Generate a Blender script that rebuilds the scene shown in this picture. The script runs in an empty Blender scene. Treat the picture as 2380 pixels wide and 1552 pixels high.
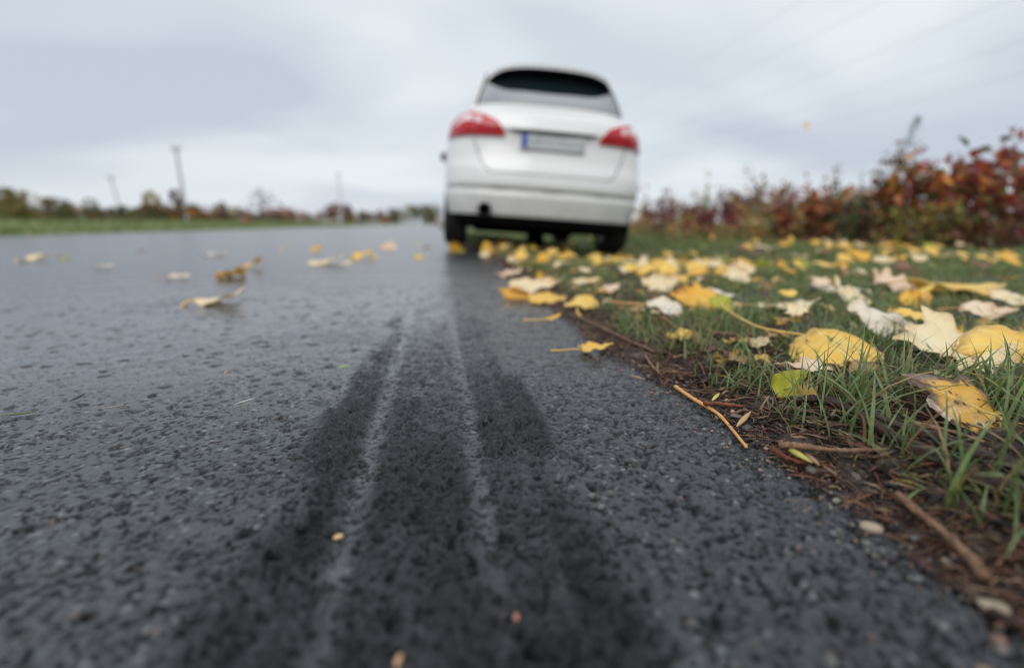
import bpy, math, random
import numpy as np
from mathutils import Matrix, Vector

random.seed(7)
RNG = np.random.default_rng(7)
SC = bpy.context.scene
COL = SC.collection
rad = math.radians

# ------------------------------------------------------------------ camera
CAM_H, PITCH, YAW, ROLL, FPX = 0.24562, rad(13.009), rad(9.0207), rad(-0.1743), 477.66
_f = np.array([math.sin(YAW)*math.cos(PITCH), math.cos(YAW)*math.cos(PITCH), -math.sin(PITCH)])
_r0 = np.array([math.cos(YAW), -math.sin(YAW), 0.0]); _u0 = np.cross(_r0, _f)
_r = _r0*math.cos(ROLL) + _u0*math.sin(ROLL); _u = _u0*math.cos(ROLL) - _r0*math.sin(ROLL)
cam = bpy.data.objects.new("camera", bpy.data.cameras.new("camera"))
COL.objects.link(cam)
cam.matrix_world = Matrix(((_r[0], _u[0], -_f[0], 0), (_r[1], _u[1], -_f[1], 0), (_r[2], _u[2], -_f[2], CAM_H), (0, 0, 0, 1)))
cam.data.sensor_width = 36.0
cam.data.lens = FPX*36/1024
cam.data.clip_start = 0.01
cam.data.clip_end = 3000
cam.data.dof.use_dof = True
cam.data.dof.focus_distance = 0.60
cam.data.dof.aperture_fstop = 1.45
SC.camera = cam

# ------------------------------------------------------------------ world, sun, exposure
SUN_EL, SUN_AZ = rad(42), rad(205)           # soft brightness behind the camera, a little to its left
world = bpy.data.worlds.new("World"); SC.world = world; world.use_nodes = True
nt = world.node_tree; nt.nodes.clear()
def wn(t, **k):
    n = nt.nodes.new(t)
    for a, b in k.items(): setattr(n, a, b)
    return n
def wl(a, b): nt.links.new(a, b)
tc = wn('ShaderNodeTexCoord'); sep = wn('ShaderNodeSeparateXYZ'); wl(tc.outputs['Generated'], sep.inputs[0])
def wmath(op, a, b=None, c=None):
    n = wn('ShaderNodeMath', operation=op)
    for i, v in enumerate((a, b, c)):
        if v is None: continue
        if hasattr(v, 'links'): wl(v, n.inputs[i])
        else: n.inputs[i].default_value = v
    return n.outputs[0]
zc = wmath('MAXIMUM', sep.outputs[2], 0.0)
den = wmath('ADD', zc, 0.22)
cx = wmath('DIVIDE', sep.outputs[0], den); cy = wmath('DIVIDE', sep.outputs[1], den)
cmb = wn('ShaderNodeCombineXYZ'); wl(wmath('MULTIPLY', cx, 0.75), cmb.inputs[0]); wl(wmath('MULTIPLY', cy, 0.95), cmb.inputs[1]); cmb.inputs[2].default_value = 15.9
n1 = wn('ShaderNodeTexNoise'); n1.inputs['Scale'].default_value = 0.8; n1.inputs['Detail'].default_value = 2.5; n1.inputs['Roughness'].default_value = 0.5; n1.inputs['Distortion'].default_value = 0.5
wl(cmb.outputs[0], n1.inputs['Vector'])
rmp = wn('ShaderNodeValToRGB'); wl(n1.outputs['Fac'], rmp.inputs[0])
rmp.color_ramp.elements[0].position = 0.34; rmp.color_ramp.elements[0].color = (0.525, 0.58, 0.66, 1)
rmp.color_ramp.elements[1].position = 0.62; rmp.color_ramp.elements[1].color = (0.765, 0.812, 0.845, 1)
mr = wn('ShaderNodeMapRange'); mr.interpolation_type = 'SMOOTHSTEP'
wl(zc, mr.inputs[0]); mr.inputs[1].default_value = 0.50; mr.inputs[2].default_value = 1.0; mr.inputs[3].default_value = 1.0; mr.inputs[4].default_value = 1.5
sky = wn('ShaderNodeTexSky'); sky.sky_type = 'NISHITA'; sky.sun_disc = False
sky.sun_elevation = SUN_EL; sky.sun_rotation = SUN_AZ; sky.dust_density = 4
vm = wn('ShaderNodeVectorMath', operation='SCALE'); wl(rmp.outputs[0], vm.inputs[0]); wl(mr.outputs[0], vm.inputs['Scale'])
bg1 = wn('ShaderNodeBackground'); wl(vm.outputs[0], bg1.inputs[0]); bg1.inputs[1].default_value = 1.0
bg2 = wn('ShaderNodeBackground'); wl(sky.outputs[0], bg2.inputs[0]); bg2.inputs[1].default_value = 0.06
mixw = wn('ShaderNodeMixShader'); mixw.inputs[0].default_value = 0.12
wl(bg1.outputs[0], mixw.inputs[1]); wl(bg2.outputs[0], mixw.inputs[2])
wo = wn('ShaderNodeOutputWorld'); wl(mixw.outputs[0], wo.inputs[0])
sun = bpy.data.objects.new("sun", bpy.data.lights.new("sun", 'SUN')); COL.objects.link(sun)
sun.data.energy = 1.1; sun.data.angle = rad(45); sun.data.color = (1.0, 0.965, 0.92)
_sd = Vector((math.sin(SUN_AZ)*math.cos(SUN_EL), math.cos(SUN_AZ)*math.cos(SUN_EL), math.sin(SUN_EL)))
sun.rotation_euler = (-_sd).to_track_quat('-Z', 'Y').to_euler()
SC.view_settings.view_transform = 'Standard'; SC.view_settings.look = 'None'
SC.view_settings.exposure = 0.24; SC.view_settings.gamma = 1.0
SC.cycles.use_denoising = True
SC.cycles.use_adaptive_sampling = False
SC.cycles.denoising_prefilter = 'ACCURATE'
SC.cycles.filter_width = 1.0
SC.cycles.max_bounces = 8

# ------------------------------------------------------------------ helpers
K = 1024/2380.0
def ray(px, py):                              # a pixel of the 2380 px wide photograph -> direction
    return _f + _r*((px*K-512)/FPX) - _u*((py*K-333.5)/FPX)
def P(px, py, z=0.0):                         # the point of the level plane z seen at that pixel
    d = ray(px, py); t = (z-CAM_H)/d[2]
    return np.array([d[0]*t, d[1]*t, z])
def PX(px, x):                                # ground position where the line of sight at column px meets the plane X = x
    d = ray(px, 520); t = x/d[0]
    return np.array([x, d[1]*t])
def depth(p): return float((np.asarray(p, float)-np.array([0, 0, CAM_H])) @ _f)
def PD(px, py, dist):                         # point at a camera depth
    d = ray(px, py); return np.array([0, 0, CAM_H]) + d*dist
def hsh(i, j, s):
    a = (i.astype(np.int64)*374761393 + j.astype(np.int64)*668265263 + s*2147483647*31 + s*974711) & 0xFFFFFFFF
    a = ((a ^ (a >> 13))*1274126177) & 0xFFFFFFFF
    a = ((a ^ (a >> 15))*2246822519) & 0xFFFFFFFF
    return ((a ^ (a >> 16)) & 0xFFFFFF)/float(0xFFFFFF)
def vn(x, y, s=0):
    i = np.floor(x); j = np.floor(y); fx = x-i; fy = y-j
    fx = fx*fx*(3-2*fx); fy = fy*fy*(3-2*fy)
    a, b, c, d = hsh(i, j, s), hsh(i+1, j, s), hsh(i, j+1, s), hsh(i+1, j+1, s)
    return (a*(1-fx)+b*fx)*(1-fy) + (c*(1-fx)+d*fx)*fy
def fbm(x, y, s=0, o=4):
    t = 0; a = 0.5; n = 0
    for k in range(o):
        t = t + a*vn(x*2**k, y*2**k, s+k*17); n += a; a *= 0.5
    return t/n
def worley(x, y, s=0, full=False):
    i = np.floor(x); j = np.floor(y)
    best = np.full(x.shape, 9.0); idv = np.zeros(x.shape); bx = np.zeros(x.shape); by = np.zeros(x.shape)
    for di in (-1, 0, 1):
        for dj in (-1, 0, 1):
            ci = i+di; cj = j+dj
            px = ci + 0.1+0.8*hsh(ci, cj, s); py = cj + 0.1+0.8*hsh(ci, cj, s+1)
            d = np.hypot(px-x, py-y); m = d < best
            best = np.where(m, d, best); idv = np.where(m, hsh(ci, cj, s+2), idv); bx = np.where(m, x-px, bx); by = np.where(m, y-py, by)
    if full: return best, idv, bx, by
    return best, idv
def sst(a, b, x):
    t = np.clip((x-a)/(b-a), 0, 1); return t*t*(3-2*t)
def lerp(a, b, t): return a+(b-a)*t

def mesh_obj(name, V, F, mat=None, parent=None, smooth=True, col=None, uv=None, sharp=None, mats=None, midx=None):
    me = bpy.data.meshes.new(name)
    V = np.asarray(V, np.float32)
    if isinstance(F, np.ndarray):
        nf, k = F.shape
        me.vertices.add(len(V)); me.vertices.foreach_set('co', V.ravel())
        me.loops.add(nf*k); me.polygons.add(nf)
        me.polygons.foreach_set('loop_start', np.arange(0, nf*k, k, dtype=np.int32))
        me.loops.foreach_set('vertex_index', F.astype(np.int32).ravel())
        me.update(calc_edges=True); me.validate()
    else:
        me.from_pydata([tuple(map(float, v)) for v in V], [], [tuple(map(int, f)) for f in F]); me.update()
    if smooth: me.polygons.foreach_set('use_smooth', np.ones(len(me.polygons), bool))
    if sharp: me.set_sharp_from_angle(angle=rad(sharp))
    if col is not None:
        at = me.color_attributes.new('Col', 'FLOAT_COLOR', 'POINT')
        c = np.ones((len(V), 4), np.float32); c[:, :col.shape[1]] = col
        at.data.foreach_set('color', c.ravel())
    if uv is not None:
        ul = me.uv_layers.new(name='UVMap')
        li = np.zeros(len(me.loops), np.int32); me.loops.foreach_get('vertex_index', li)
        ul.data.foreach_set('uv', np.asarray(uv, np.float32)[li].ravel())
    for m in (mats or ([mat] if mat else [])): me.materials.append(m)
    if midx is not None: me.polygons.foreach_set('material_index', np.asarray(midx, np.int32))
    o = bpy.data.objects.new(name, me); COL.objects.link(o)
    if parent: o.parent = parent
    return o
def tag(o, label=None, cat=None, group=None, kind=None):
    if label: o['label'] = label
    if cat: o['category'] = cat
    if group: o['group'] = group
    if kind: o['kind'] = kind
    return o
def empty(name, loc=(0, 0, 0), rot=(0, 0, 0)):
    o = bpy.data.objects.new(name, None); COL.objects.link(o); o.location = loc; o.rotation_euler = rot
    o.empty_display_size = 0.05; return o
def copy_tree(o, parent=None):
    c = o.copy(); COL.objects.link(c)
    if parent: c.parent = parent
    for ch in list(o.children): copy_tree(ch, c)
    return c
class MB:
    def __init__(s): s.v = []; s.f = []
    def add(s, V, F):
        o = len(s.v); s.v += [tuple(v) for v in V]; s.f += [tuple(i+o for i in f) for f in F]
    def box(s, lo, hi):
        x0, y0, z0 = lo; x1, y1, z1 = hi
        s.add([(x0, y0, z0), (x1, y0, z0), (x1, y1, z0), (x0, y1, z0), (x0, y0, z1), (x1, y0, z1), (x1, y1, z1), (x0, y1, z1)],
              [(0, 3, 2, 1), (4, 5, 6, 7), (0, 1, 5, 4), (1, 2, 6, 5), (2, 3, 7, 6), (3, 0, 4, 7)])
    def tube(s, pts, rads, n=8, squash=1.0):
        pts = [Vector(p) for p in pts]; V = []
        up = None
        for k, p in enumerate(pts):
            t = (pts[min(k+1, len(pts)-1)]-pts[max(k-1, 0)]).normalized()
            if up is None: up = Vector((0, 0, 1)) if abs(t.z) < 0.9 else Vector((1, 0, 0))
            a = t.cross(up).normalized(); b = a.cross(t).normalized(); up = b
            for q in range(n):
                g = 2*math.pi*q/n; V.append(p + a*(rads[k]*math.cos(g)) + b*(rads[k]*squash*math.sin(g)))
        F = [(k*n+q, k*n+(q+1) % n, (k+1)*n+(q+1) % n, (k+1)*n+q) for k in range(len(pts)-1) for q in range(n)]
        F += [tuple(range(n-1, -1, -1)), tuple(range((len(pts)-1)*n, len(pts)*n))]
        s.add(V, F)
    def lathe(s, prof, axis='x', n=40, centre=(0, 0, 0)):   # prof: list of (a, r)
        V = []; c = centre
        for a, r in prof:
            for q in range(n):
                g = 2*math.pi*q/n
                V.append((c[0]+a, c[1]+r*math.cos(g), c[2]+r*math.sin(g)) if axis == 'x' else (c[0]+r*math.cos(g), c[1]+a, c[2]+r*math.sin(g)) if axis == 'y' else (c[0]+r*math.cos(g), c[1]+r*math.sin(g), c[2]+a))
        F = [(k*n+q, k*n+(q+1) % n, (k+1)*n+(q+1) % n, (k+1)*n+q) for k in range(len(prof)-1) for q in range(n)]
        F += [tuple(range(n-1, -1, -1)), tuple(range((len(prof)-1)*n, len(prof)*n))]
        s.add(V, F)
    def build(s, name, mat, parent=None, smooth=True, sharp=40, **k):
        return mesh_obj(name, np.array(s.v), s.f, mat, parent, smooth, sharp=sharp, **k)

# ------------------------------------------------------------------ materials
class NT:
    def __init__(s, name):
        s.m = bpy.data.materials.new(name); s.m.use_nodes = True; s.t = s.m.node_tree; s.t.nodes.clear()
        s.out = s.n('ShaderNodeOutputMaterial')
    def n(s, t, **k):
        x = s.t.nodes.new(t)
        for a, b in k.items(): setattr(x, a, b)
        return x
    def set(s, sock, v):
        if v is None: return
        if isinstance(v, bpy.types.NodeSocket): s.t.links.new(v, sock)
        elif isinstance(v, (tuple, list)) and sock.type == 'RGBA': sock.default_value = (*v[:3], 1)
        else: sock.default_value = v
    def math(s, op, a, b=None, c=None, clamp=False):
        x = s.n('ShaderNodeMath', operation=op); x.use_clamp = clamp
        for i, v in enumerate((a, b, c)): s.set(x.inputs[i], v)
        return x.outputs[0]
    def mix(s, f, a, b):
        x = s.n('ShaderNodeMix', data_type='RGBA'); s.set(x.inputs[0], f); s.set(x.inputs[6], a); s.set(x.inputs[7], b); return x.outputs[2]
    def mul(s, a, b):
        x = s.n('ShaderNodeMix', data_type='RGBA', blend_type='MULTIPLY'); x.inputs[0].default_value = 1; s.set(x.inputs[6], a); s.set(x.inputs[7], b); return x.outputs[2]
    def noise(s, scale, vec=None, detail=3, rough=0.55, dist=0.0):
        x = s.n('ShaderNodeTexNoise'); x.inputs['Scale'].default_value = scale; x.inputs['Detail'].default_value = detail
        x.inputs['Roughness'].default_value = rough; x.inputs['Distortion'].default_value = dist
        if vec is not None: s.set(x.inputs['Vector'], vec)
        return x.outputs['Fac']
    def vor(s, scale, vec=None, feature='F1', out='Distance'):
        x = s.n('ShaderNodeTexVoronoi', feature=feature); x.inputs['Scale'].default_value = scale
        if vec is not None: s.set(x.inputs['Vector'], vec)
        return x.outputs[out]
    def ramp(s, fac, stops):
        x = s.n('ShaderNodeValToRGB'); s.set(x.inputs[0], fac); e = x.color_ramp.elements
        while len(e) < len(stops): e.new(0.5)
        for q, (p, c) in zip(e, stops):
            q.position = p; q.color = (*c[:3], 1) if isinstance(c, (tuple, list)) else (c, c, c, 1)
        return x.outputs[0]
    def mr(s, v, a, b, c=0.0, d=1.0):
        x = s.n('ShaderNodeMapRange'); x.interpolation_type = 'SMOOTHSTEP'
        for i, q in enumerate((v, a, b, c, d)): s.set(x.inputs[i], q)
        return x.outputs[0]
    def obj(s): return s.n('ShaderNodeTexCoord').outputs['Object']
    def attr(s, name='Col'): return s.n('ShaderNodeAttribute', attribute_name=name).outputs['Color']
    def rnd(s): return s.n('ShaderNodeObjectInfo').outputs['Random']
    def bump(s, h, strength=0.5, dist=0.01, normal=None):
        x = s.n('ShaderNodeBump'); x.inputs['Strength'].default_value = strength; x.inputs['Distance'].default_value = dist
        s.set(x.inputs['Height'], h)
        if normal is not None: s.set(x.inputs['Normal'], normal)
        return x.outputs[0]
    def pbsdf(s, base, rough=0.5, **k):
        x = s.n('ShaderNodeBsdfPrincipled'); s.set(x.inputs['Base Color'], base); s.set(x.inputs['Roughness'], rough)
        for a, b in k.items(): s.set(x.inputs[a.replace('_', ' ')], b)
        return x.outputs[0]
    def done(s, sh): s.t.links.new(sh, s.out.inputs[0]); return s.m
    def translucent(s, sh, col, f):
        t = s.n('ShaderNodeBsdfTranslucent'); s.set(t.inputs[0], col)
        m = s.n('ShaderNodeMixShader'); m.inputs[0].default_value = f
        s.t.links.new(sh, m.inputs[1]); s.t.links.new(t.outputs[0], m.inputs[2]); return m.outputs[0]

def simple(name, base, rough=0.5, var=0.15, scale=8, bump=0, bscale=60, **k):
    a = NT(name); v = a.obj(); n = a.noise(scale, v)
    c = a.mix(n, tuple(x*(1-var) for x in base), tuple(min(1, x*(1+var)) for x in base))
    if bump: k['Normal'] = a.bump(a.noise(bscale, v, 4), 0.6, bump)
    return a.done(a.pbsdf(c, rough, **k))

# ------------------------------------------------------------------ the ground
EDGE = 0.36                                    # the road's right edge; the verge begins here
def edge_x(y): return EDGE + 0.012*np.sin(y*5.1) + 0.02*(vn(y*9, y*0+3, 4)-0.5) + 0.09*sst(2.2, 3.6, y)-0.06*sst(4.2, 6, y)

def road_mesh():
    ys = [-2.0, -1.2]+list(np.linspace(-0.8, 0.085, 150))
    y = 0.09
    while y < 600:
        ys.append(y)
        dy = max(0.0005, y*y/230.0)
        if 0.9 < y < 4: dy = y*y/400.0
        if y > 6: dy = y*y/110.0
        y += min(dy, 0.25*y)
    ys = np.array(ys)
    nf, nl, nr = 740, 400, 14
    Y = np.repeat(ys[:, None], nf+nl+nr, 1)
    yy = np.maximum(ys, 0.1)[:, None]
    fanl = -np.minimum(1.75*yy+0.12, 9.0)
    ex = edge_x(ys)[:, None]+0.07
    fanr = np.minimum(ex, 1.9*yy+0.15)
    t = np.linspace(0, 1, nf)[None]
    Xf = fanl+(fanr-fanl)*t
    q = np.linspace(1, 0, nl+1)[None, :-1]
    left = -9.8
    mid_ = np.minimum(fanl-0.3, -2.4); q1 = np.clip(q/0.90, 0, 1); q9 = np.clip((q-0.90)/0.10, 0, 1)
    Xl = fanl+(mid_-fanl)*q1+(left-mid_)*q9**1.5
    q2 = np.linspace(0, 1, nr+1)[None, 1:]
    Xr = fanr+(ex-fanr)*q2
    X = np.concatenate([Xl, Xf, Xr], 1)
    gap = np.maximum(np.gradient(ys)[:, None]*np.ones_like(X), np.gradient(X, axis=1))
    def fade(f): return sst(1.0, 0.35, gap/f)
    x, y = X, Y
    # stones set in the bitumen
    d1, id1 = worley(x/0.0062 + 0.35*vn(x*300, y*300, 5), y/0.0062, 11)
    d2, id2, tx, ty = worley(x/0.0030+0.4*vn(x*700, y*700, 32), y/0.0030, 31, True)
    d5, id5, ux, uy = worley(x/0.0075, y/0.0075+0.4*vn(x*280, y*280, 33), 36, True)
    n1 = fbm(x*150, y*150, 3, 3); n2 = fbm(x*28, y*28, 8, 3); n3 = fbm(x*5, y*5, 9, 2); n4 = fbm(x*330, y*300, 13, 2)
    prof = np.sqrt(np.clip(1-(d1/0.62)**2, 0, 1))
    side = sst(0.30, -0.25, x+0.25*(fbm(x*3, y*1.2, 90, 2)-0.5))         # wetter to the left
    Zs = prof*0.0016*(0.15+0.85*id1)*fade(0.012) + (0.0016*(id2-0.4)+0.0013*(tx*(vn(id2*991, id2*0, 34)-0.5)+ty*(vn(id2*577, id2*0, 35)-0.5)))*fade(0.011) + (0.0018*(id5-0.5)+0.0022*(ux*(vn(id5*991, id5*0, 37)-0.5)+uy*(vn(id5*577, id5*0, 38)-0.5)))*fade(0.035) + (0.0085*(n1-0.5) + 0.0075*(n4-0.5))*fade(0.032)
    calm = sst(0.50, 1.05, y+0.2*(n3-0.5))
    lvl = 0.0003+0.0032*(fbm(x*4.5, y*3, 94, 3)-0.5)-0.0005*side-0.0020*calm+0.0012*(fbm(x*17, y*17, 93, 2)-0.5)
    kk = 0.0002
    Zf = -kk*np.log(np.exp(-np.clip(Zs/kk, -30, 30))+np.exp(-lvl/kk))       # the film fills everything above the level flat
    Z = lerp(Zs, Zf, np.clip(0.65+0.35*side, 0, 1))
    Z += 0.0075*(n2-0.5)*fade(0.05)*(1-0.6*calm) + 0.006*(n3-0.5)*fade(0.2)
    # pits where stones have broken out
    dp, idp = worley(x/0.034+0.5*vn(x*60, y*60, 61), y/0.034, 41)
    pit = np.clip(1-dp/(0.05+0.22*idp), 0, 1)*(idp > 0.80)
    Z -= 0.0065*sst(0, 0.6, pit)*fade(0.014)
    # the muddy tyre smear, with two pale grooves
    xs = x + 0.003*(vn(y*2.5, y*0, 77)-0.5)
    ragged = 0.03*(fbm(x*25, y*7, 51, 3)-0.5)*2
    rg = ragged*1.5
    patchy = 0.62+0.38*sst(0.36, 0.60, fbm(x*16, y*7, 52, 3)+0.10)
    bl = sst(-0.180+0.05*sst(.5, 1.6, y), -0.135+0.04*sst(.5, 1.6, y), xs+rg)*sst(-0.060, -0.085, xs+rg*.4)*sst(2.5, 0.5, y+rg)*sst(3.0, 1.0, y-xs*3)
    bm_ = sst(-0.085, -0.07, xs+rg*.3)*sst(0.045, 0.03, xs+rg*.3)*sst(1.5, 0.35, y+2*rg)*0.95
    br = sst(0.028, 0.045, xs+rg*.4)*sst(0.145, 0.095, xs+rg)*sst(2.1, 0.35, y+2*rg)
    mud = np.clip(np.maximum(np.maximum(bl, bm_), br)*patchy, 0, 1)
    g1 = np.exp(-((xs+0.0795+0.008*(fbm(x*40,y*22,81,3)-0.5))/0.012)**2)*0.7; g2 = np.exp(-((xs-0.034-0.011*(y-0.5)*sst(0.3,1.6,y)+0.010*(fbm(x*40,y*22,82,3)-0.5))/0.011)**2)*0.6
    g3 = 0.5*np.exp(-((xs-0.081)/0.004)**2)
    gr = np.clip((g1+g2+g3*0.35)*sst(3.4, 1.1, y)*sst(0.22, 0.40, y+0.1*n2)*sst(0.25,0.55,fbm(x*110,y*70,83,3)+0.12), 0, 1)
    clump = fbm(x*120, y*90, 55, 3)
    Z += mud*(1-gr)*(0.015*np.abs(clump-0.5) + 0.0060*(fbm(x*240, y*240, 58, 2)-0.5) + 0.014*(fbm(x*55, y*45, 57, 3)-0.5))*fade(0.012)
    Z = lerp(Z, 0.0004*(n1-0.5)+0.006*(n3-0.5)*fade(0.2)-0.0005, gr*0.45)
    # surface drops a little towards the right edge
    Z -= 0.006*sst(-0.03, 0.05, x-edge_x(y))
    Z -= 0.0045
    # colour
    light = (id1 > 0.915)*sst(0.5, 0.33, d1)
    hue = vn(id1*997, id1*313, 71)
    base = np.array([0.012, 0.0135, 0.0165])
    C = np.ones(X.shape+(3,))*base
    C *= (0.7+0.6*n1+0.35*(id2-0.5))[..., None]
    sc = np.where((hue > 0.78)[..., None], np.array([0.20, 0.115, 0.085]), np.where((hue < 0.4)[..., None], np.array([0.23, 0.225, 0.205]), np.array([0.15, 0.165, 0.18])))
    wstone = light*(0.18+0.55*vn(id1*411, id1*77, 72))*fade(0.006)
    mid = sst(0.5, 0.3, d1)*(id1 > 0.45)*0.35*fade(0.005)
    C = C*(1-mid[..., None]) + mid[..., None]*np.array([0.034, 0.037, 0.042])
    keep = 1-0.9*mud*(1-gr)
    C = C*(1-(wstone*keep)[..., None]) + sc*(wstone*keep)[..., None]
    mm = (mud*(1-gr))[..., None]
    C = C*(1-0.85*mm) + 0.85*mm*np.array([0.005, 0.006, 0.008])
    C = C + (gr*0.8)[..., None]*np.array([0.052, 0.053, 0.056])*(0.3+1.3*n1)[..., None]  # paler grooves: sky sheen of the smooth film painted into the colour
    dirt = sst(0.035, -0.02, edge_x(y)-x+0.03*(n2-0.5))[..., None]
    C = C*(1-0.6*dirt) + 0.6*dirt*np.array([0.05, 0.034, 0.022])*(0.5+n1)[..., None]
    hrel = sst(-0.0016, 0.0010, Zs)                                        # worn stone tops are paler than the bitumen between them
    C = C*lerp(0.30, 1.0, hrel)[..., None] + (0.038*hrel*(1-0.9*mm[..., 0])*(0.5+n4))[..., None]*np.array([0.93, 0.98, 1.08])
    # wetness in alpha-like third attribute
    wet = sst(0.22, -0.45, xs+0.30*(fbm(x*3, y*1.2, 90, 2)-0.5)-0.10*np.maximum(y-0.6, 0))
    far_ = sst(0.6, 3.0, y)
    wet = np.clip(wet*(0.62+0.38*far_)+0.15*(n3-0.5), 0, 1)*(1-0.25*mm[..., 0]) + 0.6*gr
    wet = np.maximum(wet+0.22, 0.55+0.25*sst(0.45, 1.5, y)+0.2*(n3-0.5))*(1-0.15*mm[..., 0])
    wet = np.clip(wet, 0, 1)
    nr_, nc_ = X.shape
    V = np.stack([X, Y, Z], -1).reshape(-1, 3)
    I = np.arange(nr_*nc_).reshape(nr_, nc_)
    F = np.stack([I[:-1, :-1], I[:-1, 1:], I[1:, 1:], I[1:, :-1]], -1).reshape(-1, 4)
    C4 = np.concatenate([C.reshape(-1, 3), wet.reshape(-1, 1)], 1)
    a = NT('wet_asphalt')
    at = a.n('ShaderNodeAttribute', attribute_name='Col')
    v = a.obj()
    fine = a.noise(900, v, 3)
    col = a.mul(at.outputs['Color'], a.ramp(fine, [(0.25, 0.62), (0.75, 1.4)]))
    film = a.noise(55, v, 4, 0.6)
    w = a.math('MULTIPLY', at.outputs['Alpha'], a.ramp(film, [(0.3, 0.75), (0.6, 1.0)]))
    sp_ = a.n('ShaderNodeSeparateXYZ'); a.set(sp_.inputs[0], v); sepy = sp_.outputs[1]
    rough = a.mr(w, 0.0, 1.0, 0.50, 0.40)
    bmp = a.bump(a.math('ADD', a.noise(420, v, 4, 0.65), a.math('ADD', a.math('MULTIPLY', a.noise(130, v, 3), 1.2), a.math('MULTIPLY', a.noise(48, v, 3), 1.3))), 0.55, 0.0034)
    grain = a.math('ADD', a.math('MULTIPLY', a.math('MINIMUM', a.vor(330, v), 0.42), 1.4), a.math('ADD', a.math('MULTIPLY', a.math('MINIMUM', a.noise(150, v, 5, 0.7), 0.53), 3.0), a.math('MULTIPLY', a.noise(600, v, 3, 0.7), 0.35)))
    cbmp = a.bump(grain, 0.5, 0.0030)
    a.set(cbmp.node.inputs['Strength'], a.mr(sepy, 0.28, 1.0, 0.70, 0.07))
    bmp.node.inputs['Strength'].default_value = 0.5; a.set(bmp.node.inputs['Strength'], a.math('MULTIPLY', a.mr(w, 0.2, 1.0, 0.95, 0.22), a.mr(sepy, 0.45, 1.3, 1.0, 0.30)))
    sh = a.pbsdf(col, rough, Specular_IOR_Level=0.06, Normal=bmp, Coat_Normal=cbmp, Coat_Weight=a.mr(w, 0.05, 0.55, 0.1, 1), Coat_Roughness=a.mr(sepy, 0.6, 3.0, 0.11, 0.29), Coat_IOR=1.42)
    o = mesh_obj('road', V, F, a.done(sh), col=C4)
    return tag(o, kind='structure')
road_mesh()

def verge_z(x, y):
    x = np.asarray(x, float); y = np.asarray(y, float)
    near = sst(1.6, 3.8, y)
    ditch = sst(0.5, 1.75, x)*sst(3.2, 2.0, x)
    z = 0.010*sst(0.36, 0.5, x) - 0.125*ditch*near
    z += 0.012*sst(0.5, 0.9, x)*(1-near)
    z += 0.05*sst(5, 12, x)
    return z
SOIL_COL = None
def verge_mesh():
    ys = [-0.6, -0.3, 0.0]; y = 0.06
    while y < 600:
        ys.append(y); y += min(max(0.0022, y*y/75.0), 0.25*y)
    ys = np.array(ys); nx = 330
    s = np.linspace(0, 1, nx)
    off = 0.62*s**1.15*1.0
    off = -0.05 + off*(1+0) + (s**7)*60
    off[-1] = 400
    X = edge_x(ys)[:, None] + off[None, :]*(1+0.35*sst(0.5, 4, ys)[:, None]*1.0)
    Y = np.repeat(ys[:, None], nx, 1)
    e = X-edge_x(Y)
    n1 = fbm(X*70, Y*70, 101, 4); n2 = fbm(X*18, Y*18, 103, 3)
    d, idc = worley(X/0.011, Y/0.011, 107)
    near = sst(3, 1.5, Y)
    Z = verge_z(X, Y) + near*((n1-0.5)*0.010 + (n2-0.5)*0.018 + 0.003*np.sqrt(np.clip(1-(d/0.6)**2, 0, 1)))
    lip = sst(-0.035, 0.05, e + 0.05*(n2-0.5)+0.02*(n1-0.5))
    Z = -0.014 + (Z+0.014)*lip
    C = lerp(np.array([0.009, 0.006, 0.004]), np.array([0.042, 0.025, 0.015]), n1[..., None])
    C = lerp(C, np.array([0.16, 0.13, 0.10]), ((idc > 0.9)*sst(0.5, 0.35, d)*0.7)[..., None])
    gcol = lerp(np.array([0.028, 0.050, 0.014]), np.array([0.075, 0.085, 0.03]), fbm(X*1.3, Y*1.3, 110, 3)[..., None])
    C = lerp(C, gcol, (sst(0.10, 0.5, e)*sst(0.8, 2.5, Y)*0.9)[..., None])
    nr_, nc_ = X.shape; I = np.arange(nr_*nc_).reshape(nr_, nc_)
    F = np.stack([I[:-1, :-1], I[:-1, 1:], I[1:, 1:], I[1:, :-1]], -1).reshape(-1, 4)
    a = NT('damp_soil'); v = a.obj()
    col = a.mul(a.attr(), a.ramp(a.noise(500, v, 3), [(0.25, 0.5), (0.75, 1.5)]))
    sh = a.pbsdf(col, 0.62, Normal=a.bump(a.noise(260, v, 5, 0.7), 0.8, 0.003))
    return tag(mesh_obj('verge', np.stack([X, Y, Z], -1).reshape(-1, 3), F, a.done(sh), col=C.reshape(-1, 3)), kind='structure')
verge_mesh()

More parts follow.
